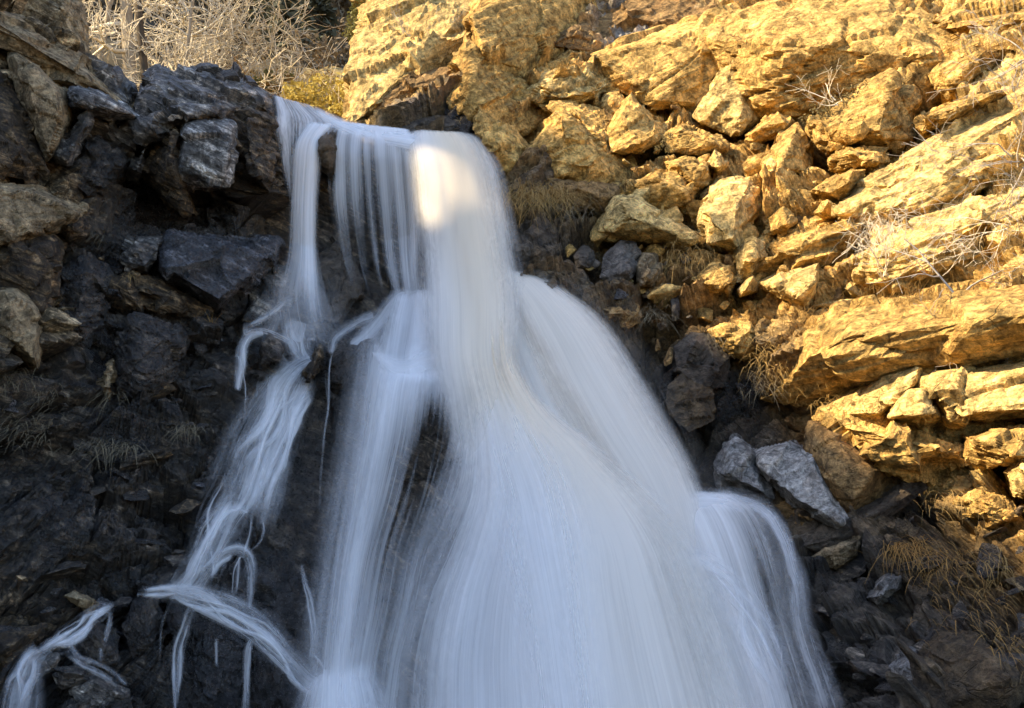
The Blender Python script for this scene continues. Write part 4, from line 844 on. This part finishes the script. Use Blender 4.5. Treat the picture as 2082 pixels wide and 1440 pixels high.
def vegetation():
    T = [ # px, py, n, length, wide, tall, hang, material, label
        (1095, 400, 700, .50, 100, 24, 1, M_STRAW, 'thick curtain of long hanging straw beside the main jet'),
        (1165, 425, 120, .42, 70, 20, 1, M_STRAWG, 'thin grey hanging roots beside the straw curtain'),
        (1395, 520, 150, .38, 60, 30, 1, M_STRAW, 'straw and roots draped over the rounded golden boulder'),
        (1330, 640, 90, .32, 40, 20, 1, M_STRAWG, 'grey roots hanging over the dark wet hollow by the fall'),
        (1445, 690, 60, .3, 40, 20, 1, M_STRAWG, 'wiry tuft on the dark block at the shade edge'),
        (1575, 735, 260, .30, 70, 60, 1, M_STRAW, 'straw tuft on the tip of the huge overhanging slab'),
        (1640, 665, 240, .22, 110, 40, 0, M_STRAW, 'pale grass strip along the upper rim of the huge slab'),
        (1690, 830, 150, .22, 60, 30, 1, M_STRAW, 'straw hanging at the foot of the angular sunlit block'),
        (1545, 780, 90, .30, 60, 30, 1, M_STRAWG, 'shaded roots under the tip of the huge slab'),
        (1840, 1112, 300, .34, 70, 24, 1, M_STRAWO, 'large rusty tuft drooping in the shaded shale'),
        (1930, 1150, 170, .26, 90, 60, 1, M_STRAWO, 'rusty grass trailing next to the largest drooping tuft'),
        (2020, 1150, 130, .24, 70, 50, 1, M_STRAW, 'pale drooping grass near the border of the shaded shale'),
        (1960, 1230, 160, .20, 130, 70, 1, M_STRAWO, 'thin rusty grass spread over the lower shaded shale'),
        (2050, 1310, 100, .18, 70, 60, 1, M_STRAWO, 'rusty grass near the olive-brown slab'),
        (1930, 1020, 140, .22, 80, 25, 1, M_STRAW, 'sunlit grass fringe over the shaded shale'),
        (1990, 102, 220, .2, 110, 14, 0, M_STRAW, 'fresh upright grass along the leaning flake'),
        (2070, 92, 160, .22, 60, 16, 0, M_STRAW, 'upright grass at the corner shelf'),
        (1600, 22, 180, .16, 150, 16, 0, M_STRAW, 'short grass on top of the massive layered slab'),
        (1165, 140, 130, .16, 90, 12, 0, M_STRAW, 'short grass on the crumbly pale shoulder'),
        (1290, 95, 120, .14, 120, 10, 0, M_STRAW, 'sparse grass on the rim of the overhanging block'),
        (1780, 470, 260, .4, 50, 50, 1, M_TWIG, 'white twiggy tuft hanging beside the broad pale slab'),
        (2060, 500, 260, .34, 120, 120, 1, M_STRAW, 'matted straw under the bare shrub at the border'),
        (1850, 610, 300, .24, 150, 36, 0, M_STRAW, 'pale grass growing on top of the huge overhanging slab'),
        (870, 60, 200, .22, 120, 80, 0, M_STRAW, 'sparse sunlit grass on the pale buttress'),
        (960, 240, 50, .2, 30, 20, 0, M_STRAW, 'few blades beside the black wet rock'),
        (45, 770, 120, .24, 70, 30, 1, M_STRAWG, 'pale straw hanging under the tan pointed boulder'),
        (100, 800, 90, .24, 50, 40, 1, M_STRAWG, 'straw tuft next to the grey shards in the shale'),
        (45, 870, 150, .22, 90, 50, 1, M_STRAWG, 'wide grey straw patch on the upper shale'),
        (215, 905, 90, .34, 60, 16, 1, M_STRAWG, 'long drooping straw below the black round boulder'),
        (268, 910, 60, .30, 40, 16, 1, M_STRAWG, 'thinner drooping straw beside the longer tuft'),
        (235, 800, 40, .36, 26, 20, 1, M_STRAWG, 'few straws hanging by the upright tan shard'),
        (385, 870, 110, .24, 36, 14, 1, M_STRAWG, 'short straw fringe above the fallen shale'),
        (262, 560, 30, .16, 18, 10, 1, M_STRAW, 'tiny straw tuft on the split grey slab'),
        (430, 665, 8, .3, 6, 6, 0, M_STRAW, 'single upright stalks against the wet black rock'),
        (200, 480, 30, .28, 24, 16, 1, M_STRAWG, 'thin dry stems beside the tan ledge block'),
    ]
    for i, t in enumerate(T): tuft(t[0], t[1], max(8, int(t[2] * (.5 if t[1] > 1000 else .72))), t[3] * (1 if i == 0 else .85), *t[4:8], t[8], 40 + i, .22 if t[0] > 900 else .14)
    # bare shrubs on the right
    def shrub(px, py, label, seed, n, L, r, mat, spread, up, d=.25, depth=3, grav=0.0, kids=3):
        rr = np.random.RandomState(seed); T = Twig(); p = S(px, py, d)
        for i in range(n):
            dr = np.array([rr.normal(up[0], spread), rr.normal(up[1], spread * .6), rr.normal(up[2], spread)])
            grow(T, p + rr.normal(0, .03, 3), dr, L * rr.uniform(.6, 1.1), r, depth, rr, .55, grav, 5, kids, .17, .0020)
        o = T.build('bare_shrub', mat, origin=p); tag(o, label, 'shrub', 'leafless shrubs on the sunlit cliff'); return o
    shrub(1955, 612, 'big bare shrub with a bleached limb above the huge overhanging slab', 3, 5, .75, .014, M_TWIGG, .55, (.1, -.35, .55), .5)
    shrub(2075, 330, 'pale arching bare shrub at the border beside the slanting slabs', 4, 6, .8, .009, M_TWIGG, .5, (-.5, -.4, -.1), .5)
    shrub(2090, 130, 'bare shrub with curled twigs at the top corner', 5, 6, .6, .010, M_TWIGG, .5, (-.5, -.3, .2), .4)
    shrub(1700, 215, 'small bleached twig bush above the cushion plants', 6, 6, .38, .009, M_TWIG, .5, (-.2, -.3, .5), .5, 2)
    shrub(2050, 470, 'tangled twigs hanging across the broad pale slab', 7, 5, .6, .006, M_TWIG, .55, (-.4, -.4, -.2), .4)
    shrub(840, 110, 'thin bare shrub on the pale buttress', 8, 6, .5, .008, M_TWIGG, .45, (.1, -.3, .8), .35, 2)
    shrub(1800, 560, 'fine bare stems standing on the broad pale slab', 9, 6, .45, .006, M_TWIG, .35, (0, -.2, .9), .35, 2)
    # cushion plants
    for px, py, r_, lab, s in ((1682, 238, .17, 'brown cushion plant in the lap of the craggy boulder', 11), (1722, 206, .2, 'olive cushion plant high on the craggy boulder', 12), (1350, 290, .12, 'dark cushion plant between rocks of the rubble', 13), (1570, 110, .12, 'grey cushion plant on the massive layered slab', 14)):
        rr = np.random.RandomState(s); c0 = S(px, py, .42)
        V, Fc = leafcloud([c0 + rr.normal(0, r_ * .5, 3) for _ in range(8)], [r_ * .5] * 8, 6000, .018, s)
        tag(mk('cushion_plant', V, Fc, M_CUSH, origin=c0), lab, 'plant', 'cushion plants on the cliff')
    # juniper on the edge of the buttress
    rr = np.random.RandomState(21); c = P(742, 40, 14.3); e = empty('juniper', tuple(c)); tag(e, 'yellow-green juniper clinging to the edge of the pale buttress', 'shrub')
    cs = [P(740 + rr.normal(0, 8), y, 14.2 + rr.normal(0, .15)) for y in np.linspace(-60, 85, 14)]
    V, Fc = leafcloud(cs, [.17 + .07 * rr.rand() for _ in cs], 2600, .032, 22); mk('foliage', V, Fc, M_JUN, e, origin=c)
    T = Twig(); grow(T, P(752, 110, 14.5), np.array([-.1, 0, 1.]), 1.3, .04, 2, rr, .4, 0, 5, 3); T.build('branches', M_BARKD, e, origin=c)

def hill_point(px, Y):
    x = (px - W0 / 2) / F * Y / (cp - .25 * sp); x = float(P(px, 150, Y)[0])
    z = float(hill_z(np.array([[x]]), np.array([[Y]]))[0, 0]); return np.array([x, Y, z])
def background():
    world_grid('hillside', np.linspace(-60, 50, 220), np.r_[np.linspace(21.5, 40, 110), np.linspace(40.6, 140, 110)], hill_z, M_HILL, 'dark wooded hillside rising behind the waterfall')
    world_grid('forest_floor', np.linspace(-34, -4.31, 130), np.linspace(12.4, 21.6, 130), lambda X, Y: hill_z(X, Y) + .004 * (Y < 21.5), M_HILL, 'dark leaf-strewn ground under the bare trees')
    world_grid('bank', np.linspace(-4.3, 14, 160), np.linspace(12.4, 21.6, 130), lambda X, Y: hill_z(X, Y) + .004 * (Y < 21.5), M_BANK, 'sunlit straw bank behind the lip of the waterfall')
    def bare_tree(px, Y, h, r, label, seed, lean, mat, tmat, spread=.6, grav=-.02, kids=4, depth=4, nb=12, lo=.15, blen=.38, name='bare_tree'):
        rr = np.random.RandomState(seed); p = hill_point(px, Y) - np.array([0, 0, .3]); e = empty(name, tuple(p)); tag(e, label, 'tree')
        T = Twig(); q = p.copy(); dr = np.array(lean, float); nodes = []; seg = 12
        for i in range(seg):
            dr = dr + rr.normal(0, .07, 3); dr[2] = abs(dr[2]); dr /= np.linalg.norm(dr); q2 = q + dr * h / seg
            ra = r * (1 - .7 * i / seg); T.tube(q, q2, ra, r * (1 - .7 * (i + 1) / seg), 8); nodes.append((q2, dr.copy(), ra)); q = q2
        T.build('trunk', tmat, e, origin=p)
        B = Twig()
        for i in range(nb):
            a = nodes[min(seg - 1, int(seg * (lo + (1 - lo) * rr.rand())))]
            an = rr.uniform(0, 6.28); d2 = np.array([math.cos(an), math.sin(an) * .7, rr.uniform(-.1, .8)])
            grow(B, a[0], d2, h * blen * rr.uniform(.6, 1.1), a[2] * .5, depth, rr, spread, grav, 5, kids, .2, .006, 3, .6)
        B.build('branches', mat, e, origin=p); return e
    bare_tree(268, 18, 6.5, .13, 'bleached leafless tree with a thick pale trunk and drooping twigs', 31, (.0, 0, 1), M_TWIG, M_BARKP, .6, -.07, 4, 3, 26, .05, .30)
    bare_tree(205, 18.5, 6, .06, 'tangled leafless tree beside the ochre corner boulder', 32, (-.05, 0, 1), M_TWIG, M_BARKP, .6, -.05, 4, 3, 20, .02, .30)
    bare_tree(318, 16.5, 6, .075, 'crooked dark-barked tree behind the mottled cap rock', 33, (-.08, 0, 1), M_BARKD, M_BARKD, .5, .0, 2, 2, 5, .5, .2)
    bare_tree(372, 17, 5, .045, 'slim straight pale tree behind the mottled cap rock', 34, (.03, 0, 1), M_TWIG, M_BARKP, .6, .0, 4, 3, 16, .1, .28)
    def brush(px, Y, n, L, label, seed, mat, up=.9, spread=.5):
        rr = np.random.RandomState(seed); p = hill_point(px, Y) - np.array([0, 0, .15]); T = Twig()
        for i in range(n):
            dr = np.array([rr.normal(.1, spread), rr.normal(0, spread), up])
            grow(T, p + np.array([rr.normal(0, .25), rr.normal(0, .2), 0]), dr, L * rr.uniform(.6, 1.1), .020, 3, rr, .62, -.01, 6, 3, .22, .006)
        tag(T.build('leafless_bush', mat, origin=p), label, 'bush', 'leafless bushes behind the lip')
    brush(345, 16.9, 7, 1.2, 'leafless bush crowding around the crooked dark trunk', 41, M_TWIG)
    brush(400, 17.4, 9, 1.6, 'dense leafless bush next to the slim pale tree', 42, M_TWIG)
    brush(428, 18.0, 9, 1.7, 'widest sunlit leafless bush behind the cap rock', 43, M_TWIG)
    brush(462, 18.4, 8, 1.3, 'leafless bush whose twigs reach over the dark conifers', 44, M_TWIG)
    brush(300, 16.8, 6, .9, 'low leafless bush under the bleached tree', 45, M_TWIG)
    brush(535, 17.6, 9, .6, 'short brown bush where the dark wood meets the bank', 46, M_STRAWO)
    brush(570, 18.2, 10, .6, 'brown leafless bush above the straw bank', 47, M_STRAWO)
    brush(715, 18.5, 10, .7, 'brown leafless bush tucked by the pale buttress', 48, M_STRAWO)
    for px, Y, r_, lab, s in ((612, 16.8, .6, 'yellow-green bush in the middle of the straw bank', 51), (655, 16.6, .65, 'brightest yellow bush above the lip', 52), (704, 16.2, .55, 'yellow-green bush against the pale buttress', 53), (560, 18.4, .4, 'small olive bush by the leafless bushes', 54)):
        rr = np.random.RandomState(s); p = hill_point(px, Y); e = empty('leafy_bush', tuple(p)); tag(e, lab, 'bush', 'leafy bushes on the straw bank')
        cs = [p + np.array([rr.normal(0, r_ * .45), rr.normal(0, r_ * .4), r_ * .5 + abs(rr.normal(0, r_ * .45))]) for _ in range(16)]
        V, Fc = leafcloud(cs, [r_ * .33] * 16, 2200, .045, s); mk('foliage', V, Fc, M_BUSH if s != 54 else M_JUN, e, origin=p)
        T = Twig()
        for i in range(7): grow(T, p - np.array([0, 0, .1]), np.array([rr.normal(0, .4), rr.normal(0, .3), 1.]), r_ * 1.4, .02, 1, rr, .4, 0, 4, 3, .12, .006)
        T.build('branches', M_TWIG, e, origin=p)
    rr = np.random.RandomState(70); cs = []; rs = []
    for i in range(170):
        Y = rr.uniform(21.3, 44); p = hill_point(rr.uniform(130, 800), Y); rs.append(Y * .018 * rr.uniform(.6, 1.3)); cs.append(p + np.array([0, 0, rs[-1] * .4]))
    V, Fc = leafcloud(cs, rs, 900, .085, 72)
    tag(mk('undergrowth', V, Fc, M_CONB), 'dark brownish scrub covering the wooded hillside', 'undergrowth', kind='stuff')
    # straw on the bank
    rr = np.random.RandomState(71); V = []; Fc = []; k = 0
    for i in range(4500):
        Y = rr.uniform(13.0, 21); x = float(P(rr.uniform(470, 760), 200, Y)[0]); z = float(hill_z(np.array([[x]]), np.array([[Y]]))[0, 0])
        p = np.array([x, Y, z - .02]); L = rr.uniform(.12, .4); dr = np.array([rr.normal(0, .5), rr.normal(0, .4), 1.]); dr /= np.linalg.norm(dr); sd = np.array([.008, 0, 0])
        V += [p - sd, p + sd, p + dr * L + np.array([rr.normal(0, .05), 0, -.1 * L])]; Fc.append((k, k + 1, k + 2)); k += 3
    tag(mk('bank_grass', np.array(V), np.array(Fc), M_STRAW), 'sunlit straw coloured grass covering the bank above the lip', 'grass', kind='stuff')
    labs = ['tall dark conifer standing above the leafless bushes', 'dark conifer with a ragged top near the widest bush', 'brownish conifer in the middle of the dark wood', 'slim dark conifer behind the yellow bushes',
            'broad dark conifer filling the gap in the wood', 'brown-tipped conifer close to the pale buttress', 'small shaded conifer low on the wooded hill', 'dark conifer high on the wooded hill', 'conifer half hidden by the bleached tree', 'conifer behind the crooked dark trunk',
            'conifer with drooping boughs by the buttress edge', 'lowest conifer at the edge of the straw bank', 'conifer peeping over the slim pale tree', 'thin brownish conifer among darker ones']
    spec = [(560, 27, 4.5), (525, 30, 6), (620, 29, 5), (665, 30, 5.5), (590, 34, 7), (700, 28, 4.5), (640, 25, 2.6), (680, 38, 8), (240, 32, 7), (330, 30, 6.5), (735, 31, 6), (575, 24, 2.2), (420, 31, 6.5), (480, 28, 5)]
    for i, (px, Y, h) in enumerate(spec):
        rr = np.random.RandomState(80 + i); p = hill_point(px, Y) - np.array([0, 0, .3]); e = empty('conifer', tuple(p)); tag(e, labs[i], 'tree', 'dark conifers on the hillside')
        T = Twig(); T.tube(p, p + np.array([0, 0, h]), .10, .02, 7); T.build('trunk', M_BARKD, e, origin=p)
        V = []; Fc = []; k = 0
        for j in range(int(60 * h)):
            t = rr.rand() ** .8; z = h * (.06 + .94 * t); R_ = (1 - t) * h * .24 + .12; an = rr.uniform(0, 6.28); R_ *= rr.uniform(.55, 1.15)
            c = p + np.array([0, 0, z]); o_ = np.array([math.cos(an), math.sin(an), -.25 - .2 * rr.rand()])
            for s_ in range(9):
                f_ = rr.uniform(.25, 1); q = c + o_ * R_ * f_ + rr.normal(0, .06, 3)
                a = o_ + rr.normal(0, .5, 3); a /= np.linalg.norm(a); b = np.cross(a, rr.normal(0, 1, 3)); b /= np.linalg.norm(b); L = rr.uniform(.08, .2)
                V += [q - a * L, q + b * L * .4, q + a * L, q - b * L * .4]; Fc.append((k, k + 1, k + 2, k + 3)); k += 4
        mk('crown', np.array(V), np.array(Fc), M_CONB if i in (2, 5, 13) else M_CON, e, origin=p)

def ridge():
    """the gorge's other wall: the ridge whose shadow lies over the fall"""
    ys = np.r_[np.linspace(-40, 0, 50), np.linspace(.4, 6.9, 20), np.linspace(7, 10.5, 90), np.linspace(11, 42, 56)]; ny = len(ys); us = np.linspace(0, 1, 40)
    top = np.interp(ys, [a for a, b in RIDGE], [b for a, b in RIDGE])
    top = top +   .08 * fbm(np.stack([ys * 1.1, 0 * ys, 0 * ys], -1), 4, 5)
    X = np.interp(us, [0, .35, .62, 1], [-12.5, -17.5, -20.0, -50.0])[None] - .38 * np.maximum(0, ys - 14)[:, None]; hz = np.interp(us, [0, .35, .62, 1], [0, .72, 1.0, .35])
    Z = -2 + (top[:, None] + 2) * hz[None]; Yg = np.repeat(ys[:, None], 40, 1)
    V = np.stack([X, Yg, Z], -1).reshape(-1, 3); V = V + fbm(V * .5, 4, 8)[:, None] * np.array([.5, .3, .0]) * (np.abs(np.tile(us, ny) - .62) > .04)[:, None]
    rd = mk('ridge', V, gridf(ny, 40), M_RIDGE)
    rr = np.random.RandomState(5); cs = [np.array([-20 + rr.normal(0, .3), 7.75 + rr.normal(0, .5), 23.75 + rr.normal(0, .25)]) for _ in range(30)]  # added unseen pine whose leaves trim and dim the sun patch at the lip
    cs += [np.array([-20 + rr.normal(0, .2), 7.4 + .85 * rr.rand(), 22.15 + 1.0 * rr.rand()]) for _ in range(44)]
    Vp, Fp = leafcloud(cs[:30], [.34] * 30, 1500, .10, 6); Vq, Fq = leafcloud(cs[30:], [.14] * 44, 10, .058, 7); Fp = np.concatenate([Fp, Fq + len(Vp)]); Vp = np.concatenate([Vp, Vq]); mk('added_shade_crown', Vp, Fp, M_CON, rd)
    T = Twig(); T.tube(np.array([-20, 8.3, 22.2]), np.array([-20, 7.9, 23.9]), .07, .04, 6); T.build('added_shade_trunk', M_BARKD, rd)
    tag(rd, 'steep rocky ridge closing the gorge on the sunny side', 'hill', kind='structure')
    world_grid('ground', np.linspace(-120, 120, 60), np.linspace(-120, 12, 60), lambda X, Y: -1.6 + .0 * X + 0 * Y, M_RIDGE, 'rocky ground at the foot of the fall')
# ridge crest (y, z) fitted to the shadow edge on the cliff
RIDGE = [(-40.88, 21.46), (-2.88, 22.06), (3.42, 22.56), (4.62, 22.71), (5.72, 22.94), (6.42, 23.16), (7.12, 23.41), (7.45, 23.41), (7.5, 23.1), (7.64, 22.1), (7.96, 22.1), (8.05, 22.8), (8.14, 23.1), (8.42, 23.21), (8.82, 22.96), (9.22, 22.06), (10.12, 20.46), (12.12, 17.46), (15.12, 16.96), (19.12, 17.46), (23.12, 26.46), (26.12, 34.46), (31.12, 44.46), (41.12, 52.46)]

cliff_left(); cliff_right(); rocks_right(); rocks_left()
scatter(90, (1150, 170, 1780, 650), .07, .30, ['o', 'y', 'o', 'o', 'b'], 'small ochre stone wedged in the sunlit rubble slope', 'small stones in the sunlit rubble', 1, .6)
scatter(40, (1180, 480, 1420, 760), .04, .12, ['s', 'n', 'b', 'm'], 'small brown wet stone between fall and sunlit rubble', 'small stones beside the fall', 2, .6)
scatter(18, (1640, 560, 2080, 1000), .04, .13, ['o', 'y', 'r'], 'loose golden stone lying on the big slabs', 'loose stones on the big slabs', 3, .5)
scatter(70, (-10, 770, 450, 1300), .05, .24, ['s', 'd', 'd', 'u', 'n'], 'flat shard in the dark shale slope', 'shards in the dark shale slope', 4, .3, BED_S, M_S, name='shard')
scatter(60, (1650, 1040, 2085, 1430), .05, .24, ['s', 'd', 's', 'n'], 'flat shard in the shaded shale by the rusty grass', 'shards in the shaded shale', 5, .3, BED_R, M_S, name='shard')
scatter(20, (100, 500, 520, 760), .05, .16, ['d', 's', 'n', 'd'], 'small wet stone among the black boulders', 'small stones among the black boulders', 6, .5, BED_L, M_L)
scatter(16, (0, 1290, 330, 1430), .04, .14, ['d', 's', 'm'], 'wet stone beside the lowest stream', 'wet stones beside the lowest stream', 7, .45, BED_S, M_S)
water(); side_stream(); vegetation(); background(); ridge()
